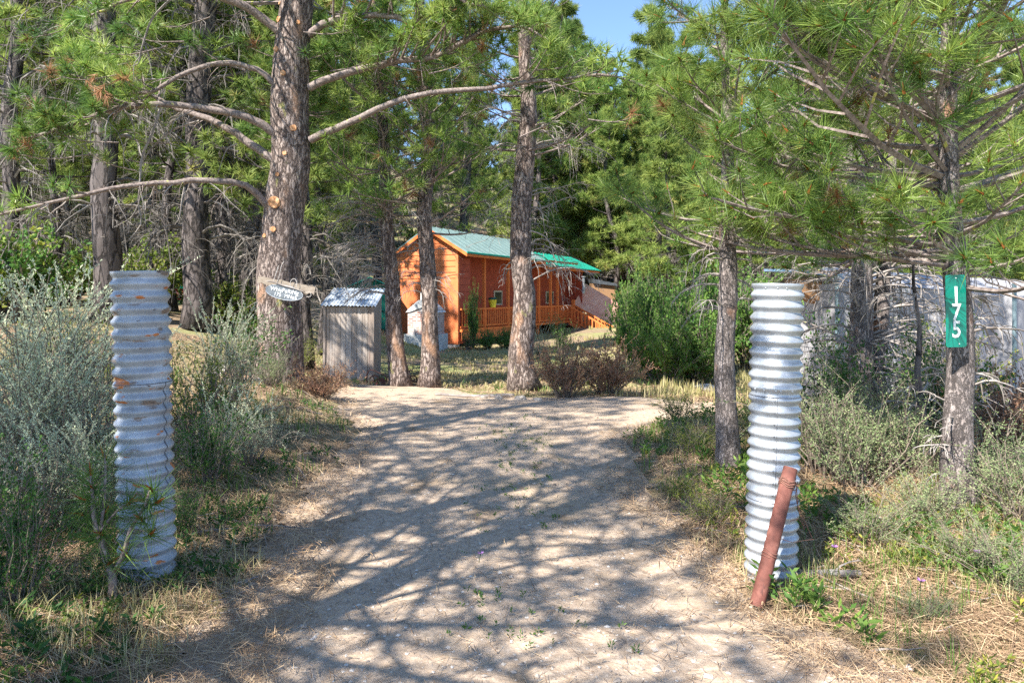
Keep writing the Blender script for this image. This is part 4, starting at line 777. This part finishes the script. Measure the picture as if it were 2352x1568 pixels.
# ------------------------------------------------------------------ hanging name sign on the big pine
YS_ = 10.48; c = P(656, 655, YS_); ws = tag(empty('name_sign', tuple(c)), 'weathered plank with a painted oval board hung on the big pine', 'wooden sign')
ang = math.atan2(668-641, 724-590); pl = MB(); n = 26; xs_ = np.linspace(-66, 68, n)/F*YS_; tp_ = (9+1.2*R.normal(size=n))/F*YS_; bt_ = (8+1.3*R.normal(size=n))/F*YS_
up_ = [(x, 0, z) for x, z in zip(xs_, tp_)]; dn_ = [(x, 0, -z) for x, z in zip(xs_, bt_)]; V = np.array(up_+dn_+[(x, .035, z) for x, _, z in up_]+[(x, .035, z) for x, _, z in dn_]); i = np.arange(n-1)
pl.add(V, None, np.vstack([np.stack([n+i, n+i+1, i+1, i], -1), np.stack([2*n+i, 2*n+i+1, 3*n+i+1, 3*n+i], -1), np.stack([i, i+1, 2*n+i+1, 2*n+i], -1), np.stack([n+i+1, n+i, 3*n+i, 3*n+i+1], -1), [[0, 2*n, 3*n, n], [n-1, 2*n-1, 4*n-1, 3*n-1]]]))
pb = pl.build('plank', MT['plank'], ws); pb.rotation_euler = (0, ang, 0)
ov = MB(); t = np.linspace(0, 2*PI, 33)[:-1]; A_, B_ = 43/F*YS_, 16.5/F*YS_; ov_p = np.stack([A_*np.cos(t), 0*t, B_*np.sin(t)], -1); prism(ov, ov_p, (0, .02, 0)); ob = ov.build('oval_board', MT['slate'], ws)
oc = P(653, 672, YS_-.04)-c; ob.location = oc; ob.rotation_euler = (0, ang*.95, 0)
ed = MB(); tube(ed, np.vstack([ov_p, ov_p[:2]])+[0, -.001, 0], .0035, 4, caps=False); ed.build('oval_border', MT['corr'], ob)
text('WhisPeRiNg', 13.5/F*YS_, (0, -.003, 4.2/F*YS_), ob, MT['white'], sx=.95, th=.002, off=.0003); text('175  PINeS', 12.5/F*YS_, (4/F*YS_, -.003, -7.2/F*YS_), ob, MT['white'], sx=.95, th=.002, off=.0003)
mb = MB()
tube(mb, spl([P(x, y, YS_-.05)-c for x, y in [(614, 645), (632, 649), (655, 657), (680, 664), (700, 670)]], 14), np.linspace(.014, .008, 14), 6, wob=.08); mb.build('driftwood_bar', MT['twig'], ws, smooth=True)
mb = MB(); 
for px in ([(636, 650), (642, 630), (646, 612), (652, 600)], [(628, 648), (634, 628), (640, 610)], [(666, 660), (668, 645), (676, 640), (682, 648), (680, 660)], [(700, 672), (712, 672), (714, 680), (704, 682)]): tube(mb, spl([P(x, y, YS_-.04)-c for x, y in px], 12), .004, 4)
mb.build('hanging_wire', MT['stone'], ws)
# stones, pale log at the big pine foot
def rock(name, X, Y, s, m, label, group=None, sq=(1, 1, .7), dz=0, cat='rock'):
    o = np.array([X, Y, float(gz(X, Y))+dz]); mb = MB(); n, k = 9, 14; V = []
    for i in range(n+1):
        th = PI*i/n
        for j in range(k): ph = 2*PI*j/k; V.append([math.sin(th)*math.cos(ph), math.sin(th)*math.sin(ph), math.cos(th)])
    V = np.array(V); nz = np.array([mnoise.noise(Vector(v*1.3)+Vector((X*3, Y, s))) for v in V]); V = V*(1+.45*nz[:, None])*s*np.array(sq)
    i = (np.arange(n)[:, None]*k); j = np.arange(k); Q = np.stack([i+j, i+k+j, i+k+(j+1) % k, i+(j+1) % k], -1).reshape(-1, 4); mb.add(V, None, Q)
    r = mb.build(name, m); r.location = o; tag(r, label, cat, group); return r
def rk(x, Y, s, m, lb, gr=None, sq=(1, 1, .7), dz=0, name='rock', cat='rock'): X = (x-1176)/F*Y; return rock(name, X, Y, s, m, lb, gr, sq, dz, cat)
rk(512, 11.2, .15, MT['stone'], 'pale stone with the dark top, leftmost at the big pine foot', 'stones at the big pine foot', (1, 1, 1.1), .12)
rk(535, 11.0, .14, MT['stoneo'], 'reddish stone second from left at the big pine foot', 'stones at the big pine foot', (1, 1, .9), .1)
rk(562, 10.8, .10, MT['stoneo'], 'small orange stone low against the big pine foot', 'stones at the big pine foot', (1, 1, .9), .08)
rk(558, 10.95, .11, MT['stoneo'], 'round orange stone resting on top of the one at the big pine foot', 'stones at the big pine foot', (1, 1, .9), .26)
mb = MB(); q = spl([P(520, 905, 9.9), P(560, 897, 9.9), P(606, 905, 9.8)], 10); q[:, 2] = np.maximum(q[:, 2], gz(q[:, 0], q[:, 1])+.03); o = q[0].copy(); tube(mb, q-o, np.linspace(.03, .055, 10), 9, wob=.09)
l = mb.build('pale_log', MT['stone'], smooth=True); l.location = o; tag(l, 'short bleached white log lying left of the big pine foot', 'log')
rk(1628, 13.4, .20, MT['stone'], 'pale white rock in the grass left of the young pine', None, (1.3, 1, .6), .03)
for x, Y, s, lb in [(1195, 10.4, .10, 'low grey rock at the foot of the thick porch pine'), (1145, 10.5, .07, 'small rock on the far drive edge left of the porch pine'), (1235, 10.3, .07, 'small rock on the far drive edge right of the porch pine'), (1110, 10.6, .06, 'flat stone at the far drive edge below the yard')]: rk(x, Y, s*.8, MT['stoned'], lb, 'rocks edging the far side of the drive', (1.3, 1, .6), .01)
mb = MB(); q = np.array([Gp(1000, 10.75), Gp(1060, 10.8), Gp(1130, 10.7), Gp(1180, 10.8)]); q[:, 2] += .02; tube(mb, spl(q, 16)-q[0], np.linspace(.02, .035, 16), 7, wob=.1); l = mb.build('fallen_branch', MT['twig'], smooth=True); l.location = q[0]; tag(l, 'thin fallen branch along the far edge of the drive', 'branch')
# ------------------------------------------------------------------ outhouse
YO = 14.0; c = np.array(Gp(800, YO)); c[2] = P(0, 866, YO)[2]; oh = tag(empty('outhouse', tuple(c), .03), 'small weathered grey plank outhouse with a corrugated tin roof', 'outhouse')
W, D, H = 1.0, .95, 1.42; x0 = -W/2
mb = MB(); nb = 9; ed = np.linspace(x0, -x0, nb+1); tints = [.2, .55, .4, .7, 1, .3, .8, .6, .1]
for i in range(nb):
    lo = R.random()*.02; ta = tints[i]
    V = lambda P_: P_; box(mb, (ed[i]+.003, -.012-.004*(i % 2), -.15-lo), (ed[i+1]-.003, .008, H+.02), t=ta)
mb.build('front_planks', MT['oldwood'], oh)
for nm, xx, dx in (('side_planks', x0, -1), ('side_planks', -x0, 1)):
    mb = MB(); e2 = np.linspace(.012, D, 7)
    for i in range(6): box(mb, (xx-.01, e2[i]+.002, -.15), (xx+.01, e2[i+1]-.002, H+.02+.26*(e2[i]+.1)), t=R.random()*.6)
    mb.build(nm, MT['oldwood'], oh)
mb = MB(); box(mb, (x0, D, -.15), (-x0, D+.02, H+.3)); mb.build('back_wall', MT['oldwood'], oh)
mb = MB()
for xx in (x0-.012, -x0-.03): box(mb, (xx, -.035, -.15), (xx+.045, -.014, H+.03), t=.1)
mb.build('corner_boards', MT['oldwood'], oh)
mb = MB(); xs_ = np.linspace(x0-.06, -x0+.06, 120); ysr = np.array([-.12, .3, .7, 1.12])
def rz_(X, Y): return H+.045+(Y+.12)*.30+.011*np.sin(X*2*PI/.072)
V, Q = grid(xs_, ysr, rz_); mb.add(V, None, Q); V2 = V-[0, 0, .004]; mb.add(V2, None, Q[:, ::-1]); mb.build('tin_roof', MT['corr'], oh, smooth=True)
# taper: lean the whole a little
oh.rotation_euler = (0, .012, .03)
# rusty farm implements
def implement(x, Y, label, s, flip):
    o = np.array(Gp(x, Y)); r = tag(empty('rusty_plough', tuple(o), flip), label, 'plough', 'rusty farm implements by the slim pines')
    mb = MB(); q = spl([(-.19, 0, 0), (-.20, 0, .15), (-.17, 0, .27), (-.10, 0, .31), (.04, 0, .26), (.18, 0, .20), (.22, 0, .12), (.22, 0, 0)], 40)*s
    nrmv = np.array([0, 1, 0])*.035*s; V = np.concatenate([q-nrmv, q+nrmv, q*[.93, 1, .95]+nrmv, q*[.93, 1, .95]-nrmv]); n = len(q); i = np.arange(n-1)
    mb.add(V, None, np.vstack([np.stack([i, i+1, n+i+1, n+i], -1), np.stack([n+i, n+i+1, 2*n+i+1, 2*n+i], -1), np.stack([2*n+i, 2*n+i+1, 3*n+i+1, 3*n+i], -1), np.stack([3*n+i, 3*n+i+1, i+1, i], -1)])); mb.build('arched_frame', MT['rustd'], r, smooth=True)
    mb = MB(); prism(mb, np.array([(-.02, -.06, 0), (.19, -.06, 0), (.20, -.06, .10), (.12, -.06, .15), (.03, -.06, .11)])*s, (0, .05, 0)); mb.build('share_plate', MT['rust'], r)
    mb = MB(); t = np.linspace(0, 2*PI, 25); tube(mb, np.stack([.10*np.cos(t)*s-.05*s, 0*t+.08, .10*np.sin(t)*s+.08*s], -1), .014, 6, caps=False)
    for j in range(4): tube(mb, [(-.05*s, .08, .08*s), (-.05*s+.1*s*math.cos(j*1.57+.4), .08, .08*s+.1*s*math.sin(j*1.57+.4))], .008, 5)
    tube(mb, [(-.05*s, -.05, .08*s), (-.05*s, .12, .08*s)], .018, 6); mb.build('wheel', MT['rustd'], r); return r
implement(864, 12.9, 'rusty iron implement with an arched bar between outhouse and leaning pine', .95, 0); implement(956, 13.2, 'rusty iron implement between the leaning pine and the straight pine', .95, .5)
# ------------------------------------------------------------------ cabin
th = math.radians(27); Uv = np.array([-math.cos(th), math.sin(th), 0]); Vv = np.array([math.sin(th), math.cos(th), 0]); C0 = np.array([-2.37, 30.0, -.8])
cab = tag(empty('cabin', tuple(C0)), 'orange timber cabin with a green metal roof, railed porch and stairs', 'cabin')
def Lc(P3): P3 = np.asarray(P3, float).reshape(-1, 3); return P3[:, :1]*Uv+P3[:, 1:2]*Vv+P3[:, 2:]*np.array([0, 0, 1])
def cbox(mb, u0, u1, v0, v1, z0, z1, t=0.): box(mb, (u0, v0, z0), (u1, v1, z1), Lc, t)
E_, A_ = 4.18, 5.36; W_ = 3.42; LN = 8.0; slope = (A_-E_)/2.02
def roofz(u): return A_-slope*abs(u-1.38)
mb = MB()                              # gable wall: lapped boards then plywood below
z = 3.1
while z < A_-.12:
    z1 = min(z+.26, A_-.1); um = 1.38
    def uu(zz): d_ = (A_-.06-zz)/slope; return max(0, um-d_), min(W_, um+d_)
    a0, a1 = uu(z); b0, b1 = uu(z1)
    prism(mb, Lc([(a0, -.045, z), (a1, -.045, z), (b1, -.030, z1-.030), (b0, -.030, z1-.030)]), Vv*.02); z = z1
cbox(mb, 0, W_, -.02, .05, .2, 3.095); prism(mb, Lc([(0, -.008, 3.096), (W_, -.008, 3.096), (W_, -.008, roofz(W_)-.05), (1.38, -.008, A_-.06), (0, -.008, roofz(0)-.05)]), Vv*.04); cbox(mb, -.03, .10, -.05, .06, .18, roofz(0)-.1)
mb.build('gable_wall', MT['orange'], cab)
mb = MB(); 
for i in range(6): cbox(mb, -.035+.0*i, .0, .06, 1.0, 2.2+i*.30, 2.2+(i+1)*.30-.012); 
cbox(mb, -.02, .03, .06, 1.0, .2, 2.19); cbox(mb, .03, W_-.05, .06, .15, .2, 3.9); mb.build('corner_wall', MT['shadewall'], cab)
mb = MB(); cbox(mb, 1.0, 1.08, .9, 15, .8, 4.4); cbox(mb, .0, 1.0, 1.0, 1.05, .8, 4.0); cbox(mb, W_-.08, W_, .1, 15, .2, 4.1); cbox(mb, 0, W_, 15, 15.1, .2, 4.1); mb.build('porch_wall', MT['shadewall'], cab)
mb = MB()
def slab(mb, u0, z0, u1, z1, v0, v1, th_): prism(mb, Lc([(u0, v0, z0), (u1, v0, z1), (u1, v0, z1+th_), (u0, v0, z0+th_)]), Vv*(v1-v0))
slab(mb, -.68, roofz(-.68), 1.38, A_, -.35, LN, .05); slab(mb, 1.38, A_, 3.5, roofz(3.5), -.35, LN, .05)
for v in np.arange(-.3, LN, .6): slab(mb, -.68, roofz(-.68)+.052, 1.36, A_+.05, v, v+.03, .02)
mb.build('roof', MT['roofg'], cab)
mb = MB(); slab(mb, -.74, roofz(-.74)-.22, 1.3, A_-.55-.0, LN+.02, 16.6, .05); slab(mb, 1.3, A_-.55, 3.5, roofz(3.5)-.3, LN+.02, 16.6, .05)
for v in np.arange(LN+.2, 16.4, .5): slab(mb, -.74, roofz(-.74)-.165, 1.3, A_-.495, v, v+.05, .03)
mb.build('lower_roof', MT['roofb'], cab)
mb = MB(); slab(mb, -.70, roofz(-.70)-.012, -.66, roofz(-.66)-.012, -.36, LN, .075); mb.build('eave_trim', MT['roofb'], cab)
mb = MB(); cbox(mb, -.64, -.60, -.3, LN, roofz(-.62)-.17, roofz(-.62)-.02); cbox(mb, -.64, -.60, LN+.03, 16.5, roofz(-.62)-.42, roofz(-.62)-.24)
slab(mb, -.66, roofz(-.66)-.16, 1.38, A_-.16, -.34, -.30, .155); slab(mb, 1.38, A_-.16, 3.48, roofz(3.48)-.16, -.34, -.30, .155); cbox(mb, -.14, -.02, .1, 14, roofz(0)-.42, roofz(0)-.22); mb.build('fascia', MT['rail'], cab)
DK = .84
mb = MB(); cbox(mb, -.18, 1.0, .06, 13.5, DK-.12, DK); mb.build('porch_deck', MT['rail'], cab)
mb = MB(); cbox(mb, -.16, -.13, .06, 4.9, .35, DK-.13); mb.build('deck_skirt', MT['orange'], cab)
for v in (2.21, 4.64, 8.3, 9.9, 10.9): mb = MB(); cbox(mb, -.13, .0, v-.065, v+.065, DK+.002, roofz(0)-.43 if v < LN else roofz(0)-.44); mb.build('porch_post', MT['rail'], cab)
for v in (5.5, 8.2, 10.8, 13.4): mb = MB(); cbox(mb, -.12, .02, v-.07, v+.07, -.3, DK-.125); mb.build('deck_leg', MT['rail'], cab)
mb = MB(); cbox(mb, -.16, .02, 13.30, 13.46, DK+.002, DK+1.25); mb.build('newel_post', MT['rail'], cab)
spans = [(.08, 2.14), (2.28, 4.57), (4.71, 8.23), (8.37, 9.83), (9.97, 10.83), (10.97, 13.29)]
mb = MB()
for a0, a1 in spans:
    cbox(mb, -.13, -.02, a0, a1, DK+.84, DK+.92); cbox(mb, -.10, -.05, a0, a1, DK+.06, DK+.13)
    for v in np.arange(a0+.10, a1, .21): cbox(mb, -.095, -.055, v, v+.07, DK+.13, DK+.84)
mb.build('railing', MT['rail'], cab)
mb = MB()                              # stairs run down along the porch line
def ubar(u0, z0, u1, z1, v0, v1, hh): prism(mb, Lc([(u0, v0, z0), (u1, v0, z1), (u1, v0, z1+hh), (u0, v0, z0+hh)]), Vv*(v1-v0))
SL = 1.5/2.9
for vo in (12.36, 13.32):
    ubar(-.17, DK+.84, -3.05, DK+.84-1.5, vo, vo+.07, .10); ubar(-.17, DK-.22, -3.05, DK-.22-1.5, vo, vo+.06, .24); ubar(-.17, DK+.10, -3.05, DK+.10-1.5, vo+.005, vo+.055, .08)
    for f in np.linspace(.05, .97, 13): cbox(mb, -.17-2.88*f-.07, -.17-2.88*f, vo+.01, vo+.05, DK+.16-1.5*f, DK+.86-1.5*f)
    cbox(mb, -3.17, -3.06, vo-.01, vo+.09, -.9, DK+.95-1.5)
for j in range(8): cbox(mb, -.5-j*.34, -.18-j*.34, 12.42, 13.32, DK-.12-j*.19, DK-.08-j*.19)
mb.build('stairs', MT['rail'], cab)
for v0, v1 in [(8.6, 9.5), (11.6, 12.7), (5.1, 6.0)]:
    mb = MB(); zz0, zz1 = DK+1.0, DK+1.75
    for a_ in ((v0, v0+.08, zz0, zz1), (v1-.08, v1, zz0, zz1), (v0+.08, v1-.08, zz0, zz0+.08), (v0+.08, v1-.08, zz1-.08, zz1)): cbox(mb, .96, .998, *a_)
    f = mb.build('window', MT['cream'], cab); mb = MB(); cbox(mb, .975, .996, v0+.081, v1-.081, zz0+.081, zz1-.081); mb.build('pane', MT['glass'], f)
mb = MB(); q = np.array([P(x, y, Y_) for x, y, Y_ in [(1344, 651, 44), (1421, 697, 45), (1409, 752, 44), (1316, 700, 43)]])-C0; prism(mb, q, (0.03, .10, 0)); mb.build('lean_to_sheet', MT['pink'], cab)
mb = MB(); prism(mb, np.array([P(x, y, 47) for x, y in [(1360, 640), (1416, 651), (1418, 657), (1362, 650)]])-C0, (0, 2.5, .05)); mb.build('rear_roof', MT['dark'], cab)
mb = MB(); prism(mb, np.array([P(x, y, 47.2) for x, y in [(1362, 648), (1414, 655), (1414, 740), (1362, 740)]])-C0, (0, 2.0, 0)); mb.build('rear_wall', MT['brownw'], cab)
mb = MB(); cbox(mb, .1, 1.2, -.0, .3, -.2, .17); cbox(mb, 1.5, W_-.1, 0, .3, -.2, .17); mb.build('foundation', MT['conc'], cab)
mb = MB(); c_ = P(1340, 640, 41)-C0; tube(mb, [c_-[0, 0, .9], c_+[0, 0, .1], c_+[0, 0, .1], c_+[0, 0, .14]], [.09, .09, .17, .17], 10); mb.build('flue', MT['galvR'], cab)
# bucket on the rail
q = C0+Lc([(-.075, 3.02, DK+.925)])[0]; bu = tag(empty('bucket', tuple(q)), 'yellow bucket with a dark green lid standing on the porch rail', 'bucket')
mb = MB(); tube(mb, [(0, 0, 0), (0, 0, .36)], [.155, .20], 20); mb.build('pail', MT['yellow'], bu, smooth=False)
mb = MB(); tube(mb, [(0, 0, .362), (0, 0, .40), (0, 0, .47)], [.215, .22, .18], 20); mb.build('lid', MT['dgreen'], bu)
# brick fireplace
c = P(970, 797, 27.6); c[2] -= .1; fp = tag(empty('outdoor_fireplace', tuple(c), math.radians(-14)), 'outdoor fireplace of limewashed brick on a white base, in front of the gable', 'fireplace')
k_ = 27.6/F
mb = MB(); box(mb, (-43*k_, -.1, -.3), (43*k_, .95, .62)); mb.build('concrete_base', MT['conc'], fp)
mb = MB(); box(mb, (-36*k_, 0, .622), (36*k_, .85, 1.55))
for i in range(5): f = i/4.5; box(mb, (-36*k_*(1-.75*f)*1.0, .001*i, 1.552+i*.085), (36*k_*(1-.75*f), .85-.03*i, 1.552+(i+1)*.085))
mb.build('brick_body', MT['brick'], fp)
mb = MB(); prism(mb, [(-40*k_, -.05, 1.5), (-34*k_, -.05, 1.62), (-10*k_, -.05, 1.98), (0, -.05, 2.02), (10*k_, -.05, 1.98), (34*k_, -.05, 1.62), (40*k_, -.05, 1.5), (30*k_, -.05, 1.52), (0, -.05, 1.72), (-30*k_, -.05, 1.52)], (0, .95, 0)); mb.build('shoulder_coping', MT['conc'], fp)
mb = MB(); box(mb, (-9*k_, .2, 1.9), (9*k_, .6, 2.32)); mb.build('chimney_stack', MT['conc'], fp)
mb = MB(); prism(mb, [(-20*k_, -.004, .75), (20*k_, -.004, .75), (20*k_, -.004, 1.1), (10*k_, -.004, 1.25), (-10*k_, -.004, 1.25), (-20*k_, -.004, 1.1)], (0, .003, 0)); mb.build('firebox', MT['brick'], fp)
# green shed
k_ = 29/F; c = P(850, 757, 29); sh = tag(empty('green_shed', tuple(c), math.radians(8)), 'dark green board shed on a raised floor, behind the outhouse', 'shed')
mb = MB(); x0, x1 = -64*k_, 38*k_
for i, x in enumerate(np.arange(x0, x1, .16)):
    def rf(xx): return (118-abs(xx-0)/k_*.44)*k_ if abs(xx)/k_ < 200 else 0
    xe = min(x+.15, x1); prism(mb, [(x, 0, 0), (xe, 0, 0), (xe, 0, rf(xe)), (x, 0, rf(x))], (0, .03+.008*(i % 2), 0))
box(mb, (x0, .05, 0), (x0+.05, 1.8, rf(x0))); box(mb, (x1-.05, .05, 0), (x1, 1.8, rf(x1))); mb.build('board_walls', MT['shedg'], sh)
mb = MB()
for sw in (-76, 44): prism(mb, [(0, -.25, 119*k_), (sw*k_, -.25, (119-abs(sw)*.44)*k_), (sw*k_, -.25, (121.5-abs(sw)*.44)*k_), (0, -.25, 121.5*k_)], (0, 2.2, 0))
mb.build('shed_roof', MT['roofb'], sh)
mb = MB()
for z0 in (.05, .80): box(mb, (x0+.1, -.045, z0), (x1-.1, -.005, z0+.08))
for x in np.arange(x0+.1, x1, .45): box(mb, (x, -.043, .132), (x+.07, -.006, .798))
mb.build('front_frame', MT['shedg'], sh); mb = MB(); box(mb, (x0, .1, -.18), (x1, 1.8, -.01)); mb.build('floor_beam', MT['dark'], sh); mb = MB(); box(mb, (x0+.1, .3, -1.2), (x1-.1, 1.7, -.182)); mb.build('footing', MT['conc'], sh)
# satellite dish
c = np.array(Gp(14, 15.5)); top = P(18, 612, 15.5); sd = tag(empty('satellite_dish', tuple(c)), 'dark satellite dish on a slim pole at the left photo edge', 'satellite dish')
mb = MB(); tube(mb, [(0, 0, -.2), top-c+[0, 0, -.05]], .028, 10); tube(mb, [top-c+[0, 0, -.05], top-c+[.05, -.1, .05]], .02, 6); mb.build('pole', MT['pole'], sd, smooth=True)
ax = nrm([.72, .62, .30]); mb = MB(); a = nrm(np.cross(ax, [0, 0, 1])); b = np.cross(a, ax); q0 = top-c+[0, 0, .12]; V = [q0-ax*.07]; 
for i in range(1, 8):
    rr = .30*i/7
    for j in range(24): t = 2*PI*j/24; V.append(q0-ax*(.07-.07*(i/7)**2)+a*rr*.85*math.cos(t)+b*rr*math.sin(t))
V = np.array(V); T = [[0, 1+j, 1+(j+1) % 24] for j in range(24)]; Q = [[1+i*24+j, 1+(i+1)*24+j, 1+(i+1)*24+(j+1) % 24, 1+i*24+(j+1) % 24] for i in range(6) for j in range(24)]
mb.add(V, T, Q); mb.add(V-ax*.012, T, Q); mb.build('dish', MT['dark'], sd, smooth=True)
mb = MB(); tube(mb, [q0-b*.28, q0+ax*.25-b*.12], .01, 5); tube(mb, [q0+ax*.22-b*.12, q0+ax*.30-b*.12], .03, 8); mb.build('feed_arm', MT['dark'], sd)
# small red hut glimpsed between left pipe and big pine
c = np.array(Gp(412, 25)); c[2] = P(0, 725, 25)[2]; rh = tag(empty('red_hut', tuple(c)), 'small red hut with green roof edge glimpsed right of the shaded pipe top', 'hut')
k_ = 25/F; mb = MB(); box(mb, (-22*k_, 0, -.5), (22*k_, 1.2, 62*k_)); mb.build('walls', MT['redp'], rh); mb = MB(); box(mb, (-26*k_, -.1, 62.2*k_), (26*k_, 1.3, 68*k_)); mb.build('hut_roof', MT['roofb'], rh)
mb = MB()
for i in range(5): box(mb, (-20*k_+i*9*k_, -.03, .05), (-20*k_+i*9*k_+.02, -.003, 60*k_))
mb.build('battens', MT['redp'], rh)
# ------------------------------------------------------------------ right hand background: canvas covered trailer, eave, red box
YT = 10.0; o = P(2140, 985, YT); cv = tag(empty('canvas_shelter', tuple(o)), 'large grey weathered canvas draped over a tall frame behind the number pine', 'tarp shelter')
n, m_ = 90, 46; mb = MB(); U = np.linspace(0, 1, n); Wv = np.linspace(0, 1, m_); g1, g2 = np.meshgrid(U, Wv); X = P(1925, 0, YT)[0]+g1*4.6; top_ = P(0, 652, YT)[2]-g1*.25; bot_ = -.62
fold = .09*np.sin(g1*46+2*vn(g1*9, g2*2))*(1-g2*.6)+.10*vn(g1*12, g2*3); Z = bot_+(top_-bot_)*g2; Yg = YT+fold+g1*.9; V = np.stack([X, Yg, Z], -1).reshape(-1, 3)-o
i = np.arange(m_-1)[:, None]*n+np.arange(n-1)[None]; Q = np.stack([i, i+1, i+1+n, i+n], -1).reshape(-1, 4); mb.add(V, None, Q)
V2 = np.stack([X, Yg*0+YT+g1*.9+g2*2.4, np.broadcast_to(top_[0], g1.shape)+.05*vn(g1*8, g2*8)+.3*np.sin(g2*PI)], -1).reshape(-1, 3)-o; mb.add(V2, None, Q)
n2 = 24; g3, g4 = np.meshgrid(np.linspace(0, 1, n2), np.linspace(0, 1, n2)); V3 = np.stack([P(1925, 0, YT)[0]+.06*np.sin(g3*20), YT+2.4*g3, bot_+(top_[0, 0]-bot_)*g4], -1).reshape(-1, 3)-o; i = np.arange(n2-1)[:, None]*n2+np.arange(n2-1)[None]; mb.add(V3, None, np.stack([i, i+n2, i+1+n2, i+1], -1).reshape(-1, 4))
mb.build('canvas', MT['tarp'], cv, smooth=True)
mb = MB(); tube(mb, [P(1925, 1000, YT-.08)-o, P(1922, 640, YT-.08)-o], .03, 8); mb.build('frame_post', MT['pole'], cv)
mb = MB(); tube(mb, [P(2330, 1000, YT+.4)-o, P(2330, 650, YT+.4)-o], .03, 8); mb.build('frame_post', MT['pole'], cv)
mb = MB(); prism(mb, [P(1905, 702, YT+.5)-o, P(1838, 668, YT+.5)-o, P(1838, 640, YT+.5)-o, P(1930, 640, YT+.5)-o, P(1930, 702, YT+.5)-o], (0, .6, 0)); mb.build('side_boards', MT['brownw'], cv)
mb = MB(); prism(mb, [P(1822, 618, YT+.4)-o, P(1935, 628, YT+.4)-o, P(1935, 636, YT+.4)-o, P(1822, 624, YT+.4)-o], (0, 1.2, .05)); mb.build('blue_eave', MT['blue'], cv)
c = np.array(Gp(1862, 19)); c[2] = P(0, 862, 19)[2]; rb = tag(empty('red_box', tuple(c)), 'small red box with a pale lid seen past the right edge of the bright pipe', 'box'); k_ = 19/F
mb = MB(); box(mb, (-12*k_, 0, -.3), (8*k_, .35, 26*k_)); mb.build('box_body', MT['redp'], rb); mb = MB(); box(mb, (-14*k_, -.04, 26.3*k_), (26*k_, .4, 32*k_)); mb.build('box_lid', MT['corr'], rb)
mb = MB(); [tube(mb, [(x*k_, .1, -.3), (x*k_, .1, 26.2*k_)], .015, 6) for x in (12, 24)]; mb.build('box_leg', MT['dark'], rb)
# ------------------------------------------------------------------ purple asters
AG = 'small purple asters beside the posts'
for i, (x, Y_, lb) in enumerate([(22, 3.35, 'purple aster among the rose leaves at lower left'), (1912, 3.6, 'purple aster right of the bright culvert foot'), (2110, 3.1, 'purple aster left of the small sage clump at lower right'), (2240, 3.4, 'purple aster in the shrubs under the number pine'), (1100, 3.85, 'purple flower on the grassy middle strip of the drive')]):
    o = np.array(Gp(x, Y_)); r = tag(empty('aster_flower', tuple(o)), lb, 'flower', AG); hh = .05 if x == 1100 else (.32 if x == 22 else .16); mb = MB(); tube(mb, [(0, 0, 0), (.01, 0, hh)], .0018, 4); mb.build('stem', MT['leaf'], r)
    mb = MB(); a = np.arange(14)*2*PI/14; leaves(mb, np.tile([.01, 0, hh], (14, 1)), np.stack([np.cos(a), np.sin(a)*.7-.3, .45+0*a], -1), .022, .007, R.random(14)); mb.build('petals', MT['purple'], r)
# ------------------------------------------------------------------ camera, sky, sun
cam = bpy.data.cameras.new('camera'); co = bpy.data.objects.new('camera', cam); COL.objects.link(co); co.location = (0, 0, EYE); co.rotation_euler = (PI/2, 0, 0)
cam.sensor_width = 36; cam.lens = 36*F/2352; cam.shift_y = -104/2352; cam.clip_end = 800; SC.camera = co
SUN_AZ = math.radians(180+42); EL = math.radians(47)     # sun stands behind the camera, to the left
sd_ = Vector((math.sin(SUN_AZ)*math.cos(EL), math.cos(SUN_AZ)*math.cos(EL), math.sin(EL)))
w = bpy.data.worlds.new('World'); SC.world = w; w.use_nodes = True; nt = w.node_tree; nt.nodes.clear()
ow = nt.nodes.new('ShaderNodeOutputWorld'); bg = nt.nodes.new('ShaderNodeBackground'); sk = nt.nodes.new('ShaderNodeTexSky')
sk.sky_type = 'NISHITA'; sk.sun_disc = False; sk.sun_elevation = EL; sk.sun_rotation = SUN_AZ; sk.altitude = 900; sk.air_density = .8; sk.dust_density = 0; sk.ozone_density = 3
bg.inputs['Strength'].default_value = .15; nt.links.new(sk.outputs[0], bg.inputs[0]); nt.links.new(bg.outputs[0], ow.inputs[0])
sl = bpy.data.lights.new('sun', 'SUN'); sl.energy = 5.0; sl.angle = math.radians(.5); sl.color = (1, .95, .87); so = bpy.data.objects.new('sun', sl); COL.objects.link(so); so.rotation_euler = sd_.to_track_quat('Z', 'Y').to_euler()
SC.view_settings.view_transform = 'Standard'; SC.view_settings.look = 'None'; SC.view_settings.exposure = 1.35; SC.view_settings.gamma = 1
SC.render.engine = 'CYCLES'; cy = SC.cycles; cy.max_bounces = 6; cy.diffuse_bounces = 4; cy.glossy_bounces = 2; cy.transmission_bounces = 3; cy.use_denoising = False; cy.blur_glossy = 1.0; cy.sample_clamp_indirect = 4.0
for k_, s_ in SP.items():
    if k_ not in spu:
        for ch in list(s_.children): bpy.data.objects.remove(ch)
        bpy.data.objects.remove(s_)
